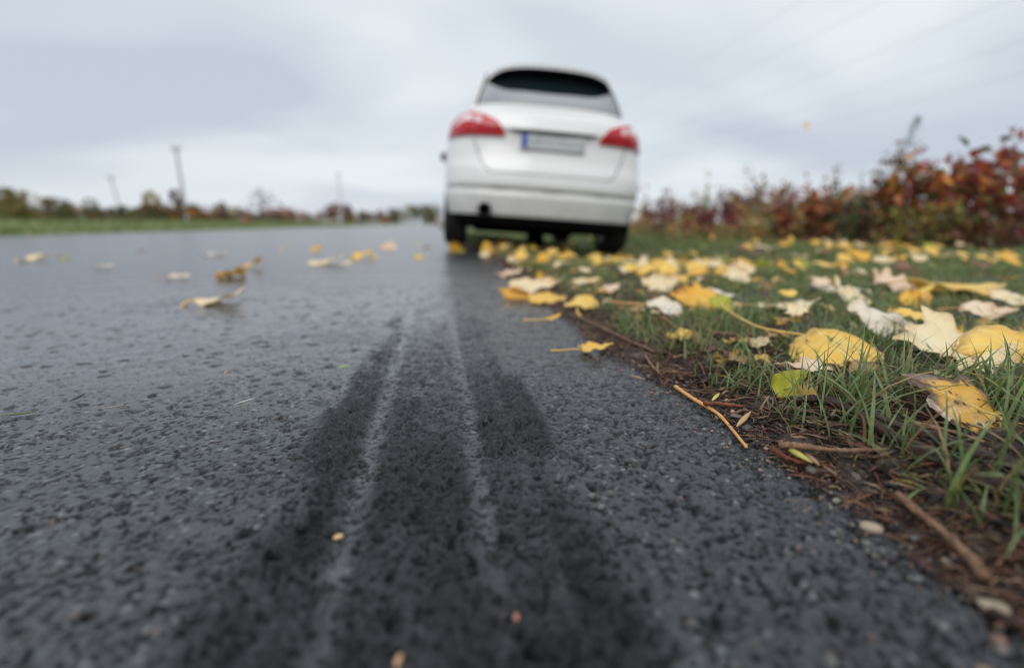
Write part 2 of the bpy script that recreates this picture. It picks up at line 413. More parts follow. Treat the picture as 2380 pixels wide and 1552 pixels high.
def field_left():
    xs = np.concatenate([np.array([-9.55, -9.75, -10.0, -10.6, -11.5, -13, -15, -18, -24, -40, -90, -250, -900])])
    ys = np.concatenate([[-40, -10, 0], np.arange(3, 60, 1.5), np.geomspace(62, 1500, 30)])
    X, Y = np.meshgrid(xs, ys)
    wob = 0.12*(vn(Y*0.7, Y*0, 5)-0.5)+0.05*(vn(Y*3, Y*0, 6)-0.5)
    X = X+wob*(X > -9.8)
    Z = -0.02 + 0.05*sst(-9.6, -9.9, X) + 0.42*sst(-9.9, -14, X) + 0.05*(vn(X, Y, 7)-0.5)
    I = np.arange(X.size).reshape(X.shape)
    F = np.stack([I[:-1, 1:], I[:-1, :-1], I[1:, :-1], I[1:, 1:]], -1).reshape(-1, 4)
    a = NT('rough_meadow'); v = a.obj()
    col = a.ramp(a.noise(0.9, v, 5, 0.65), [(0.3, (0.07, 0.11, 0.025)), (0.5, (0.12, 0.165, 0.04)), (0.7, (0.20, 0.20, 0.05))])
    o = mesh_obj('meadow', np.stack([X, Y, Z], -1).reshape(-1, 3), F, a.done(a.pbsdf(col, 0.8, Normal=a.bump(a.noise(9, v, 4), 0.8, 0.1))))
    return tag(o, kind='structure')
field_left()
V = [(-1500, -60, -0.12), (1500, -60, -0.12), (1500, 2500, -0.12), (-1500, 2500, -0.12)]
a = NT('far_land'); v = a.obj()
tag(mesh_obj('ground', V, [(0, 1, 2, 3)], a.done(a.pbsdf(a.mix(a.noise(0.05, v, 4), (0.05, 0.065, 0.02), (0.11, 0.095, 0.045)), 0.9))), kind='structure')

# ------------------------------------------------------------------ the parked car (x right, y forward from the tail, z up)
def pchip(xq, xs, ys):
    xs = np.asarray(xs, float); ys = np.asarray(ys, float)
    h = np.diff(xs); d = np.diff(ys)/h; m = np.zeros(len(xs))
    for i in range(1, len(xs)-1):
        if d[i-1]*d[i] > 0:
            w1 = 2*h[i]+h[i-1]; w2 = h[i]+2*h[i-1]; m[i] = (w1+w2)/(w1/d[i-1]+w2/d[i])
    m[0] = d[0]; m[-1] = d[-1]
    k = np.clip(np.searchsorted(xs, xq)-1, 0, len(xs)-2); t = (xq-xs[k])/h[k]
    return (2*t**3-3*t**2+1)*ys[k] + (t**3-2*t**2+t)*h[k]*m[k] + (-2*t**3+3*t**2)*ys[k+1] + (t**3-t**2)*h[k]*m[k+1]
ZB = dict(
 yr=([.22, .28, .31, .36, .43, .465, .485, .51, .525, .56, .62, .69, .72, .80, .90, .965, .985, 1.02, 1.07, 1.12, 1.15, 1.175, 1.25, 1.36, 1.45, 1.50, 1.53, 1.547, 1.555],
     [.20, .085, .060, .045, .025, .018, .022, .036, .010, .000, .004, .016, .030, .052, .060, .055, .040, .044, .060, .085, .115, .185, .245, .335, .415, .47, .70, 1.00, 1.35]),
 yf=([.22, .30, .40, .55, .66, .74, .82, .92, 1.02, 1.06, 1.20, 1.35, 1.46, 1.52, 1.547, 1.555],
     [4.12, 4.28, 4.34, 4.34, 4.29, 4.18, 3.98, 3.70, 3.32, 3.16, 2.80, 2.40, 2.08, 1.84, 1.62, 1.50]),
 w=([.22, .28, .40, .55, .68, .80, .92, 1.02, 1.08, 1.13, 1.18, 1.28, 1.38, 1.45, 1.49, 1.52, 1.54, 1.550, 1.555],
    [.80, .845, .885, .897, .902, .900, .885, .862, .838, .795, .735, .705, .672, .640, .610, .565, .50, .42, .30]),
 L=([.22, .35, .60, .95, 1.10, 1.17, 1.25, 1.45, 1.55], [.45, .58, .64, .66, .60, .52, .46, .42, .30]),
)
def zm(z): z = np.asarray(z, float); return np.where(z < 1.15, z, 1.15+(z-1.15)*1.12)
ZB = {k_: (list(zm(a_)), b_) for k_, (a_, b_) in ZB.items()}
PR = 2.9
def zb(k, z): return pchip(np.asarray(z, float), *ZB[k])
def rear_pt(z, th):                            # th in [-90, 90] degrees along the tail's outline, + = car's right
    s = np.sin(th); sg = np.sign(s)
    w = zb('w', z); L = zb('L', z)
    x = w*np.abs(s)**(2/PR)*sg; d = L*(1-np.abs(np.cos(th))**(2/PR))
    return np.stack([x, zb('yr', z)+d, np.broadcast_to(np.asarray(z, float), x.shape)], -1)
def th_of(x, z): return np.sign(x)*np.arcsin(np.clip((np.abs(x)/zb('w', z)), 0, 1)**(PR/2))
def rear_n(z, th, e=1e-3):
    a = rear_pt(z, th+e)-rear_pt(z, th-e); b = rear_pt(z+e, th)-rear_pt(z-e, th)
    n = np.cross(a, b); n /= np.linalg.norm(n, axis=-1, keepdims=True)+1e-12
    return n
def patch(name, thf, zf, nu, nv, off, mat, parent, thick=0.02):
    """a shell lying on the tail between outlines thf(u, v) / zf(u, v), proud of it by off"""
    u, v = np.meshgrid(np.linspace(0, 1, nu), np.linspace(0, 1, nv))
    Z = zf(u, v); T = thf(u, v, Z); p = rear_pt(Z, T); n = rear_n(Z, T)
    n = n*np.sign(n[..., 1:2]*-1+1e-9*0 + (np.abs(n[..., 1:2]) < 1e-6))
    A = (p+n*off).reshape(-1, 3); B = (p-n*thick).reshape(-1, 3)
    I = np.arange(nu*nv).reshape(nv, nu); f = []
    for i in range(nv-1):
        for j in range(nu-1): f.append((I[i, j], I[i, j+1], I[i+1, j+1], I[i+1, j]))
    loop = list(I[0, :])+list(I[1:, -1])+list(I[-1, -2::-1])+list(I[-2:0:-1, 0]); N = nu*nv
    for a, b in zip(loop, loop[1:]+loop[:1]): f.append((a, a+N, b+N, b))
    return mesh_obj(name, np.concatenate([A, B]), f, mat, parent, True, sharp=50)

a = NT('white_car_paint'); v = a.obj()
dirt = a.mr(a.math('ADD', a.n('ShaderNodeSeparateXYZ').outputs[2], 0), 0, 1)
sepn = a.n('ShaderNodeSeparateXYZ'); a.set(sepn.inputs[0], v)
grime = a.math('MULTIPLY', a.mr(sepn.outputs[2], 0.75, 0.28), a.ramp(a.noise(7, v, 5, 0.65), [(0.35, 0.1), (0.75, 0.55)]))
M_PAINT = a.done(a.pbsdf(a.mix(grime, (0.73, 0.73, 0.72), (0.44, 0.42, 0.38)), 0.32, Coat_Weight=0.8, Coat_Roughness=0.05))
M_BLACK = simple('black_trim', (0.006, 0.006, 0.007), 0.5)
M_UNDER = simple('shadowed_underside', (0.003, 0.003, 0.003), 0.95, Specular_IOR_Level=0.05)  # near black: the shadow under the car is put into the colour
M_GLASS = simple('tinted_glass', (0.010, 0.020, 0.023), 0.03, IOR=2.2, Specular_IOR_Level=0.8, Coat_Weight=1.0, Coat_IOR=2.0, Coat_Roughness=0.02)
M_TYRE = simple('tyre_rubber', (0.014, 0.014, 0.015), 0.8, bump=0.002)
M_RIM = simple('alloy_rim', (0.45, 0.46, 0.47), 0.3, Metallic=0.9)
M_EXH = simple('exhaust_steel', (0.10, 0.105, 0.12), 0.35, Metallic=0.8)
M_RED = simple('red_lamp_lens', (0.50, 0.010, 0.018), 0.08, Coat_Weight=0.35, Specular_IOR_Level=0.4)
M_DRED = simple('dark_red_lens', (0.13, 0.004, 0.007), 0.12, Coat_Weight=1.0)
M_CLEAR = simple('clear_lamp_lens', (0.80, 0.62, 0.64), 0.08, Coat_Weight=1.0)
M_PLATE = simple('plate_white', (0.50, 0.52, 0.52), 0.4)
M_PGREY = simple('plate_smudge', (0.36, 0.38, 0.39), 0.5)
M_PBLUE = simple('plate_blue', (0.010, 0.075, 0.36), 0.35)
M_SEAM = simple('panel_gap', (0.10, 0.10, 0.10), 0.7)

CAR = empty('parked_car', (0.9306, 4.0428, -0.0099), (0, rad(4.0), rad(-3.93)))
tag(CAR, 'white compact hatchback seen from behind, parked half on the leafy grass verge', 'car')

def car_body():
    zs = np.unique(np.concatenate([np.linspace(.295, .44, 9), np.linspace(.45, .56, 20), np.linspace(.57, .95, 26), np.linspace(.96, 1.19, 28), np.linspace(1.2, 1.48, 18), np.linspace(1.485, 1.555, 24)])); zs = zm(zs)
    th = np.linspace(0, math.pi/2, 26)
    rings = []
    for z in zs:
        R_ = rear_pt(z, th)                                        # centre -> right flank
        yf = float(zb('yf', z)); Lf = min(0.9, 0.42*(yf-float(zb('yr', z)))); w = float(zb('w', z))
        y0 = R_[-1, 1]; y1 = yf-Lf
        side = np.stack([np.full(22, w), np.linspace(y0, y1, 24)[1:-1], np.full(22, z)], -1) if y1 > y0+.02 else np.stack([np.full(22, w), np.linspace(y0, max(y1, y0+.01), 24)[1:-1], np.full(22, z)], -1)
        t2 = np.linspace(math.pi/2, 0, 20); pf = 2.3
        fr = np.stack([w*np.sin(t2)**(2/pf), max(y1, y0+.011)+(yf-max(y1, y0+.011))*np.cos(t2)**(2/pf), np.full(20, z)], -1)
        half = np.concatenate([R_, side, fr])
        left = half[1:-1][::-1]*np.array([-1, 1, 1])
        rings.append(np.concatenate([half, left]))
    n = len(rings[0]); V = np.concatenate(rings)
    f = [(k*n+i, k*n+(i+1) % n, (k+1)*n+(i+1) % n, (k+1)*n+i) for k in range(len(zs)-1) for i in range(n)]
    f += [tuple(range(n-1, -1, -1)), tuple(range((len(zs)-1)*n, len(zs)*n))]
    body = mesh_obj('body', V, f, None, CAR, True, mats=[M_PAINT, M_UNDER])
    for yw in (0.80, 3.47):
        for sx in (-1, 1):
            mb = MB(); mb.lathe([(-0.17, .365), (0.17, .365)], 'x', 48, (sx*0.80, yw, .33))
            c = mb.build('cutter', M_UNDER, None, False, None)
            me = c.data; c.parent = CAR
            md = body.modifiers.new('arch', 'BOOLEAN'); md.operation = 'DIFFERENCE'; md.object = c; md.solver = 'EXACT'
            md.material_mode = 'TRANSFER'
    bpy.context.view_layer.update()
    dg = bpy.context.evaluated_depsgraph_get()
    me = bpy.data.meshes.new_from_object(body.evaluated_get(dg))
    body.modifiers.clear(); body.data = me
    me.set_sharp_from_angle(angle=rad(38))
    for o in [o for o in COL.objects if o.name.startswith('cutter')]: bpy.data.objects.remove(o)
    return body
car_body()

# rear window, its black surround reaching the pillars
patch('rear_window', lambda u, v, Z: th_of((u*2-1)*lerp(.655, .575, v)*0+(u*2-1)*np.minimum(lerp(.640, .560, v), zb('w', Z)*0.955), Z),
      lambda u, v: lerp(1.215, 1.530, v), 40, 16, 0.006, M_GLASS, CAR)
# roof spoiler overhanging the window
def spoiler():
    xs = np.linspace(-.562, .562, 45); ts = np.linspace(0, 1, 10); top = []; bot = []
    for t in ts:
        for x in xs:
            q = abs(x)/.562
            y = lerp(.27+.07*q**2+.13*q**8, .80, t)
            zt = lerp(1.500-.055*q**3-.040*q**9, 1.548-.045*q**3, t**0.7)
            zt += .050
            top.append((x, y, zt)); bot.append((x, y+.004, zt-lerp(.030, .055, t)-.012*(1-q**6)*t))
    n = len(xs); m = len(ts); N = n*m
    I = np.arange(N).reshape(m, n); f = []
    for i in range(m-1):
        for j in range(n-1): f.append((I[i, j], I[i, j+1], I[i+1, j+1], I[i+1, j])); f.append((I[i, j]+N, I[i+1, j]+N, I[i+1, j+1]+N, I[i, j+1]+N))
    nb = len(f)
    loop = list(I[0, :])+list(I[1:, -1])+list(I[-1, -2::-1])+list(I[-2:0:-1, 0])
    for a_, b_ in zip(loop, loop[1:]+loop[:1]): f.append((a_, a_+N, b_+N, b_))
    mi = [1 if (k < nb and k % 2 == 1) else 0 for k in range(len(f))]  # underside faces black, their unlit look painted in
    return mesh_obj('roof_spoiler', top+bot, f, None, CAR, True, sharp=45, mats=[M_PAINT, M_BLACK], midx=mi)
spoiler()
for s in (-1, 1):
    Pg = []
    for v_ in np.linspace(0, 1, 14):
        z_ = lerp(1.212, 1.490, v_); x_ = min(lerp(.640, .560, v_), float(zb('w', np.array(z_)))*.955)
        th_ = th_of(np.array(s*x_), np.array(z_)); Pg.append(rear_pt(np.array(z_), th_)+rear_n(np.array(z_), th_)*0+np.array([0, -.006, .004]))
    mb = MB(); mb.tube(Pg, [.010]*14, 8); mb.build('window_gasket', M_BLACK, CAR)
# lamps: an outer one on the wing, an inner one on the tailgate
def lamp(s):
    def zbot(x): return 0.922+0.006*np.abs(x)
    def ztop(x):
        x = np.abs(x); return np.interp(x, [.38, .42, .465, .56, .66, .71, .76, .81, .90], [.935, .985, 1.043, 1.083, 1.113, 1.122, 1.110, 1.085, 1.02])
    def mk(name, xa, xb, tb, z0, z1, off, mat, nu=24, nv=12):
        def xth(u, v, Z):
            if tb is None: return s*th_of(lerp(xa, xb, u), Z)
            return s*lerp(th_of(np.full_like(Z, xa), Z), rad(tb), u)
        def zf(u, v):
            if tb is None: xx = lerp(xa, xb, u)
            else:
                t0 = th_of(np.array(xa), np.array(1.0)); xx = 0.87*np.sin(lerp(t0, rad(tb), u))**(2/PR)
            b = zbot(xx); t = ztop(xx)
            if tb is not None: t = lerp(t, 1.055, sst(0.6, 1, u))
            return lerp(lerp(b, t, z0), lerp(b, t, z1), v)
        return patch(name, xth, zf, nu, nv, off, mat, CAR, 0.012)
    lo = mk('tail_lamp', .655, None, 77, 0, 1, .014, M_RED); li = mk('tail_lamp', .398, .645, None, 0, 1, .014, M_RED)
    for par, args in ((lo, ('lamp_band', .655, None, 76, 0.02, .10, .0165, M_DRED)), (li, ('lamp_band', .40, .645, None, .02, .12, .0165, M_DRED)),
                      (lo, ('clear_lens', .660, None, 63, .60, .86, .0175, M_CLEAR)), (li, ('clear_lens', .585, .640, None, .58, .84, .0175, M_CLEAR)),
                      (li, ('lamp_divider', .47, .585, None, .52, .56, .0165, M_DRED))):
        c = mk(*args); c.parent = par
lamp(-1); lamp(1)
# tailgate and bumper seams
def seam(pts, w=0.004, name='panel_gap', mat=M_SEAM):
    P3 = []
    for x, z in pts:
        th = th_of(np.array(x, float), np.array(z, float)); p = rear_pt(np.array(z, float), th); P3.append(p)
    mb = MB(); mb.tube(P3, [w]*len(P3), 6); return mb.build(name, mat, CAR)
for s in (-1, 1):
    seam([(s*.648, .921), (s*.640, .88), (s*.625, .83), (s*.60, .77), (s*.57, .70), (s*.545, .665), (s*.50, .640)], .005)
    seam([(s*.655, 1.118), (s*.665, 1.145), (s*.655, 1.172)], .003)
seam([(x, .640) for x in np.linspace(-.50, .50, 21)], .0035)
# handle ledge over the number plate, the shadow below it painted black
def ledge():
    xs = np.linspace(-.37, .37, 31); V = []
    for x in xs:
        q = 1-abs(x/.37)**4
        y = float(zb('yr', np.array(1.0)))-0.0+float(rear_pt(np.array(1.0), th_of(np.array(x), np.array(1.0)))[1]-zb('yr', np.array(1.0)))
        for dy, z in ((.02, 1.012), (-.020*q-.002, 1.000), (-.024*q-.003, .990), (-.012*q, .980), (.02, .972)): V.append((x, y+dy, z))
    f = [(k*5+i, (k+1)*5+i, (k+1)*5+i+1, k*5+i+1) for k in range(len(xs)-1) for i in range(4)]
    mi = [1 if i >= 3 else 0 for k in range(len(xs)-1) for i in range(4)]
    return mesh_obj('tailgate_handle', V, f, None, CAR, True, sharp=40, mats=[M_PAINT, M_BLACK], midx=mi)
ledge()
mb = MB()
for k in range(24):
    x0, x1 = -.35+k*.70/24, -.35+(k+1)*.70/24
    q = 1-abs((x0+x1)/.7)**3
    mb.box((x0, .040, .982-.026*q-.004), (x1+.0005, .09, .982))
mb.build('handle_shadow', M_BLACK, CAR)  # black strip standing in for the shadow under the handle
# number plate: pale, blurred marks only
pl = empty('number_plate', (0, .046, .900)); pl.parent = CAR; pl.rotation_euler = (rad(-4), 0, 0)
def rbox(lo, hi, r, name, mat, par):
    import bmesh
    bm = bmesh.new(); bmesh.ops.create_cube(bm, size=1)
    for q in bm.verts: q.co = Vector([lerp(lo[i], hi[i], q.co[i]+.5) for i in range(3)])
    bmesh.ops.bevel(bm, geom=bm.edges[:], offset=r, segments=2, affect='EDGES')
    me = bpy.data.meshes.new(name); bm.to_mesh(me); bm.free(); me.materials.append(mat)
    o = bpy.data.objects.new(name, me); COL.objects.link(o); o.parent = par; return o
rbox((-.268, -.004, -.066), (.268, .02, .058), .003, 'plate_holder', M_PGREY, pl)
rbox((-.26, -.009, -.052), (.26, -.003, .056), .002, 'plate_face', M_PLATE, pl)
rbox((-.259, -.0105, -.051), (-.215, -.0085, .055), .0007, 'blue_band', M_PBLUE, pl)
mb = MB(); rr = random.Random(5)
x = -.195
while x < .235:
    w_ = rr.uniform(.006, .012); h_ = rr.uniform(.02, .034); zc_ = rr.uniform(-.008, .008)
    mb.box((x, -.0102, zc_-h_), (x+w_, -.0088, zc_+h_)); x += w_+rr.uniform(.012, .026)
mb.build('plate_marks', simple('plate_mark_grey', (.14, .15, .16), .5), pl, False)
# grey strips painting the shade under the bumper crease, and exhaust
for xa, xb in ((-.50, -.34), (-.07, .13), (.38, .52)):
    xs = np.linspace(xa, xb, 9); Pt = [rear_pt(np.array(.508), th_of(np.array(x), np.array(.508))) for x in xs]
    mb = MB(); mb.tube([p+np.array([0, .003, 0]) for p in Pt], [.004+.007*math.sin(math.pi*k/8) for k in range(9)], 8, 0.6); mb.build('crease_shade', simple('crease_shade_grey', (.20, .20, .19), .6), CAR)
mb = MB(); mb.lathe([(0.20, .050), (-.02, .056), (-.03, .058), (-.032, .053), (-.02, .047), (.10, .045)], 'y', 32, (-.538, .060, .338))
ex = mb.build('exhaust_pipe', M_EXH, CAR)
mb = MB(); mb.lathe([(0.02, .0455), (0.022, .0455)], 'y', 28, (-.538, .052, .338)); mb.build('exhaust_bore', M_UNDER, ex)
# underside: floor pan, silencer, axle, differential-like hump
mb = MB(); mb.box((-.72, .75, .175), (.72, 4.0, .29)); mb.box((-.76, .20, .20), (.76, .75, .293)); mb.box((-.62, .10, .225), (.62, .20, .293))
mb.build('floor_pan', M_UNDER, CAR, False)
mb = MB(); mb.tube([(-.62, .42, .24), (-.60, .46, .24), (.30, .46, .24), (.34, .46, .24)], [.05, .09, .09, .04], 16); mb.build('silencer', M_UNDER, CAR)
mb = MB(); mb.tube([(-.70, .80, .23), (-.45, .84, .215), (.45, .84, .215), (.70, .80, .23)], [.05, .045, .045, .05], 12); mb.build('rear_axle', M_UNDER, CAR)
mb = MB(); mb.tube([(.02, .72, .17), (.02, .78, .10), (.02, .92, .10), (.02, 1.05, .15)], [.06, .085, .085, .06], 14); mb.build('axle_housing', M_UNDER, CAR)
# wheels
def wheel(sx, yw):
    r = empty('wheel', (sx*.785, yw, .318)); r.parent = CAR
    mb = MB(); o_ = .108
    prof = [(-o_+.012, .205), (-o_, .235), (-o_-.003, .265), (-o_+.008, .300), (-o_+.030, .315), (-.052, .318), (-.05, .311), (-.042, .311), (-.04, .318), (-.005, .319), (-.003, .311), (.005, .311), (.007, .319),
            (.04, .318), (.042, .311), (.05, .311), (.052, .318), (o_-.030, .315), (o_-.008, .300), (o_+.003, .265), (o_, .235), (o_-.012, .205)]
    mb.lathe(prof, 'x', 64); mb.build('tyre', M_TYRE, r, True, 35)
    mb = MB(); mb.lathe([(-.10, .207), (.092, .207), (.098, .203), (.09, .190), (.03, .185), (.03, .02)] if sx > 0 else [(.10, .207), (-.092, .207), (-.098, .203), (-.09, .190), (-.03, .185), (-.03, .02)], 'x', 48)
    for k in range(5):
        g = 2*math.pi*k/5
        mb.tube([(sx*.075, .03*math.cos(g), .03*math.sin(g)), (sx*.085, .11*math.cos(g), .11*math.sin(g)), (sx*.088, .195*math.cos(g), .195*math.sin(g))], [.034, .026, .030], 8, .6)
    mb.build('rim', M_RIM, r, True, 35)
for yw in (.80, 3.47):
    for sx in (-1, 1): wheel(sx, yw)
# flank glass, windscreen, mirrors, door handles
def flank_glass(s):
    pts_y = np.linspace(.95, 3.02, 40); V = []; n = len(pts_y)
    for y in pts_y:
        zt = float(np.interp(y, [.95, 1.2, 2.0, 2.45, 3.02], [1.33, 1.43, 1.46, 1.37, 1.13])); z0 = float(np.interp(y, [.95, 1.3, 3.02], [1.19, 1.13, 1.09]))
        for k in range(5):
            z = lerp(z0, max(zt, z0+.01), k/4); V.append((s*(float(zb('w', np.array(z)))+.006), y, z))
    f = [(i*5+k, (i+1)*5+k, (i+1)*5+k+1, i*5+k+1) for i in range(n-1) for k in range(4)]
    o = mesh_obj('side_window', V, f, M_GLASS, CAR)
    md = o.modifiers.new('thick', 'SOLIDIFY'); md.thickness = .012; md.offset = 0
for s in (-1, 1): flank_glass(s)
def windscreen():
    V = []; nu, nv = 21, 10
    for j in range(nv):
        z = lerp(1.085, 1.54, j/(nv-1)); yf = float(zb('yf', np.array(z))); w = float(zb('w', np.array(z)))*.92
        Lf = min(.9, .42*(yf-float(zb('yr', np.array(z)))))
        for i in range(nu):
            x = lerp(-w, w, i/(nu-1)); c = (1-(abs(x)/float(zb('w', np.array(z))))**2.3)**(1/2.3)
            V.append((x, yf-Lf+Lf*c+.008, z+.006))
    f = [(j*nu+i, j*nu+i+1, (j+1)*nu+i+1, (j+1)*nu+i) for j in range(nv-1) for i in range(nu-1)]
    o = mesh_obj('windscreen', V, f, M_GLASS, CAR); md = o.modifiers.new('thick', 'SOLIDIFY'); md.thickness = .012; md.offset = 0
windscreen()
for s in (-1, 1):
    mb = MB(); mb.tube([(s*.87, 2.93, 1.05), (s*.93, 2.91, 1.06), (s*.96, 2.9, 1.08)], [.02, .025, .03], 8)
    mb.tube([(s*.935, 2.89, 1.07), (s*.95, 2.885, 1.07), (s*1.02, 2.88, 1.075), (s*1.055, 2.89, 1.075), (s*1.065, 2.9, 1.075)], [.03, .062, .07, .055, .02], 14)
    mb.build('door_mirror', M_BLACK, CAR)
    for y in (1.28, 2.3):
        mb = MB(); mb.tube([(s*.893, y, .96), (s*.915, y+.03, .965), (s*.915, y+.17, .968), (s*.893, y+.2, .97)], [.012, .013, .013, .012], 8); mb.build('door_handle', M_PAINT, CAR)

# ------------------------------------------------------------------ grass
def blades(N, X, Y, Z, length, width, ang, lean, col0, col1, seg=5):
    """N grass blades; every blade a bent tapering strip"""
    t = np.linspace(0, 1, seg)[None]
    dx, dy = np.cos(ang)[:, None], np.sin(ang)[:, None]
    L = length[:, None]; a = lean[:, None]
    th = a*(0.35+0.9*t)                                            # bends over more towards the tip
    ds = L/(seg-1)
    h = np.concatenate([np.zeros((N, 1)), np.cumsum(np.sin(th[:, :-1])*ds, 1)], 1)
    zz = np.concatenate([np.zeros((N, 1)), np.cumsum(np.cos(th[:, :-1])*ds, 1)], 1)
    tw = RNG.uniform(-0.9, 0.9, (N, 1))*t
    w = width[:, None]*(1-t**2.2)*0.5*np.minimum(1, 0.6+t*2)+0.00012
    ca, sa = np.cos(tw), np.sin(tw)
    sx, sy, sz = -dy*ca, dx*ca, sa
    cxp, cyp, czp = X[:, None]+dx*h, Y[:, None]+dy*h, Z[:, None]+zz
    A = np.stack([cxp-sx*w, cyp-sy*w, czp-sz*w], -1); B = np.stack([cxp+sx*w, cyp+sy*w, czp+sz*w], -1)
    V = np.stack([A, B], 2).reshape(-1, 3)
    base = (np.arange(N)*seg*2)[:, None]
    k = np.arange(seg-1)[None]*2
    F = np.stack([base+k, base+k+1, base+k+3, base+k+2], -1).reshape(-1, 4)
    tt = np.repeat(np.broadcast_to(t, (N, seg))[..., None], 2, 2).reshape(-1, 1)
    c0 = np.repeat(col0, seg*2, 0); c1 = np.repeat(col1, seg*2, 0)
    return V, F, lerp(c0, c1, tt**2.5)
def grass_mat():
    a = NT('grass_blade')
    c = a.mul(a.attr(), a.ramp(a.noise(160, a.obj(), 2), [(0.3, 0.75), (0.7, 1.25)]))
    sh = a.pbsdf(c, 0.42, Specular_IOR_Level=0.45)
    return a.done(a.translucent(sh, c, 0.38))
M_GRASS = grass_mat()
# trodden-down spots in front of the bigger leaves
CLEAR = [(*P(px, py, .02)[:2], r) for px, py, r in ((2225, 985, .085), (2150, 960, .05), (2280, 1040, .06), (1938, 845, .06), (1880, 875, .05), (2180, 850, .09), (2325, 850, .07), (1838, 930, .03), (2062, 775, .06), (2235, 690, .09), (1820, 725, .08), (1612, 712, .06), (1545, 730, .04), (1668, 700, .05), (1945, 685, .07), (1990, 710, .06), (2362, 715, .06), (2290, 740, .06), (1540, 672, .06), (1715, 655, .06))]
def verge_grass():
    parts = []
    def region(n, x0, x1, y0, y1, l, w, lean, bend=None):
        # clumpy acceptance
        X = RNG.uniform(x0, x1, n*3); Y = RNG.uniform(y0, y1, n*3)
        e = X-edge_x(Y)
        dens = sst(0.0, 0.13, e+0.10*(fbm(X*7, Y*7, 201, 3)-0.5))*(lerp(0.22, 0.6, sst(1, 2.5, Y))+0.6*sst(0.38, 0.62, fbm(X*11, Y*11, 203, 3)))
        keep = np.nonzero(RNG.uniform(0, 1, n*3) < dens)[0][:n]
        X, Y = X[keep], Y[keep]
        ok = np.ones(len(X), bool)
        for hx, hy, hr in CLEAR: ok &= ~((np.hypot(X-hx, (Y-hy)*.8) < hr) & (RNG.uniform(0, 1, len(X)) < .72))
        X, Y = X[ok], Y[ok]; N = len(X)
        # not growing out of the tyres
        Z = verge_z(X, Y)-0.004
        L = RNG.uniform(l[0], l[1], N)*(0.6+0.7*fbm(X*5, Y*5, 205, 2)); W = RNG.uniform(w[0], w[1], N)
        A = RNG.uniform(0, 2*math.pi, N); Le = np.abs(RNG.normal(lean[0], lean[1], N))
        # keep blades out of the camera's lap
        g = RNG.uniform(0, 1, (N, 1))
        c0 = lerp(np.array([[0.085, 0.135, 0.042]]), np.array([[0.16, 0.235, 0.075]]), g)
        c1 = lerp(np.array([[0.16, 0.255, 0.10]]), np.array([[0.36, 0.44, 0.19]]), RNG.uniform(0, 1, (N, 1)))
        y_ = RNG.uniform(0, 1, N)
        c1[y_ < 0.09] = (0.50, 0.33, 0.05); c1[(y_ >= 0.07) & (y_ < 0.12)] = (0.26, 0.25, 0.05)
        s_ = y_ > 0.87; c0[s_] = (0.30, 0.20, 0.09); c1[s_] = (0.42, 0.30, 0.15)
        parts.append(blades(N, X, Y, Z, L, W, A, Le, c0, c1))
    region(10500, 0.36, 1.7, 0.12, 1.25, (0.025, 0.070), (0.0018, 0.0040), (1.15, 0.40))
    region(21000, 0.40, 2.6, 1.0, 2.6, (0.02, 0.048), (0.003, 0.0055), (0.95, 0.4))
    region(52000, 0.45, 6.0, 2.3, 6.0, (0.025, 0.05), (0.006, 0.011), (0.6, 0.35))
    region(30000, 0.45, 14.0, 5.5, 16.0, (0.07, 0.14), (0.014, 0.03), (0.5, 0.3))
    region(15000, 2.4, 6.0, 0.3, 2.7, (0.03, 0.06), (0.005, 0.009), (0.8, 0.4))
    region(1900, 0.42, 0.95, 0.10, 0.55, (0.06, 0.125), (0.0022, 0.0044), (1.1, 0.35))
    off = 0; VV = []; FF = []; CC = []
    for V, F, C in parts:
        VV.append(V); FF.append(F+off); CC.append(C); off += len(V)
    o = mesh_obj('grass', np.concatenate(VV), np.concatenate(FF), M_GRASS, col=np.concatenate(CC))
    tag(o, 'green grass with yellowing tips growing on the verge right of the road', 'grass', kind='stuff')
verge_grass()
def far_grass():
    n = 9000
    X = -9.9-RNG.uniform(0, 1, n)**1.3*7; Y = 6+RNG.uniform(0, 1, n)**1.7*90
    g = RNG.uniform(0, 1, (n, 1))
    c = lerp(np.array([[0.11, 0.17, 0.035]]), np.array([[0.22, 0.25, 0.06]]), g)
    V, F, C = blades(n, X, Y, np.full(n, 0.0)+0.42*sst(-9.9, -14, X), RNG.uniform(0.08, 0.2, n), RNG.uniform(0.03, 0.07, n), RNG.uniform(0, 6.28, n), np.abs(RNG.normal(0.6, 0.3, n)), c*0.8, c, 4)
    tag(mesh_obj('meadow_grass', V, F, M_GRASS, col=C), 'strip of rough green grass along the far side of the road', 'grass', kind='stuff')
far_grass()

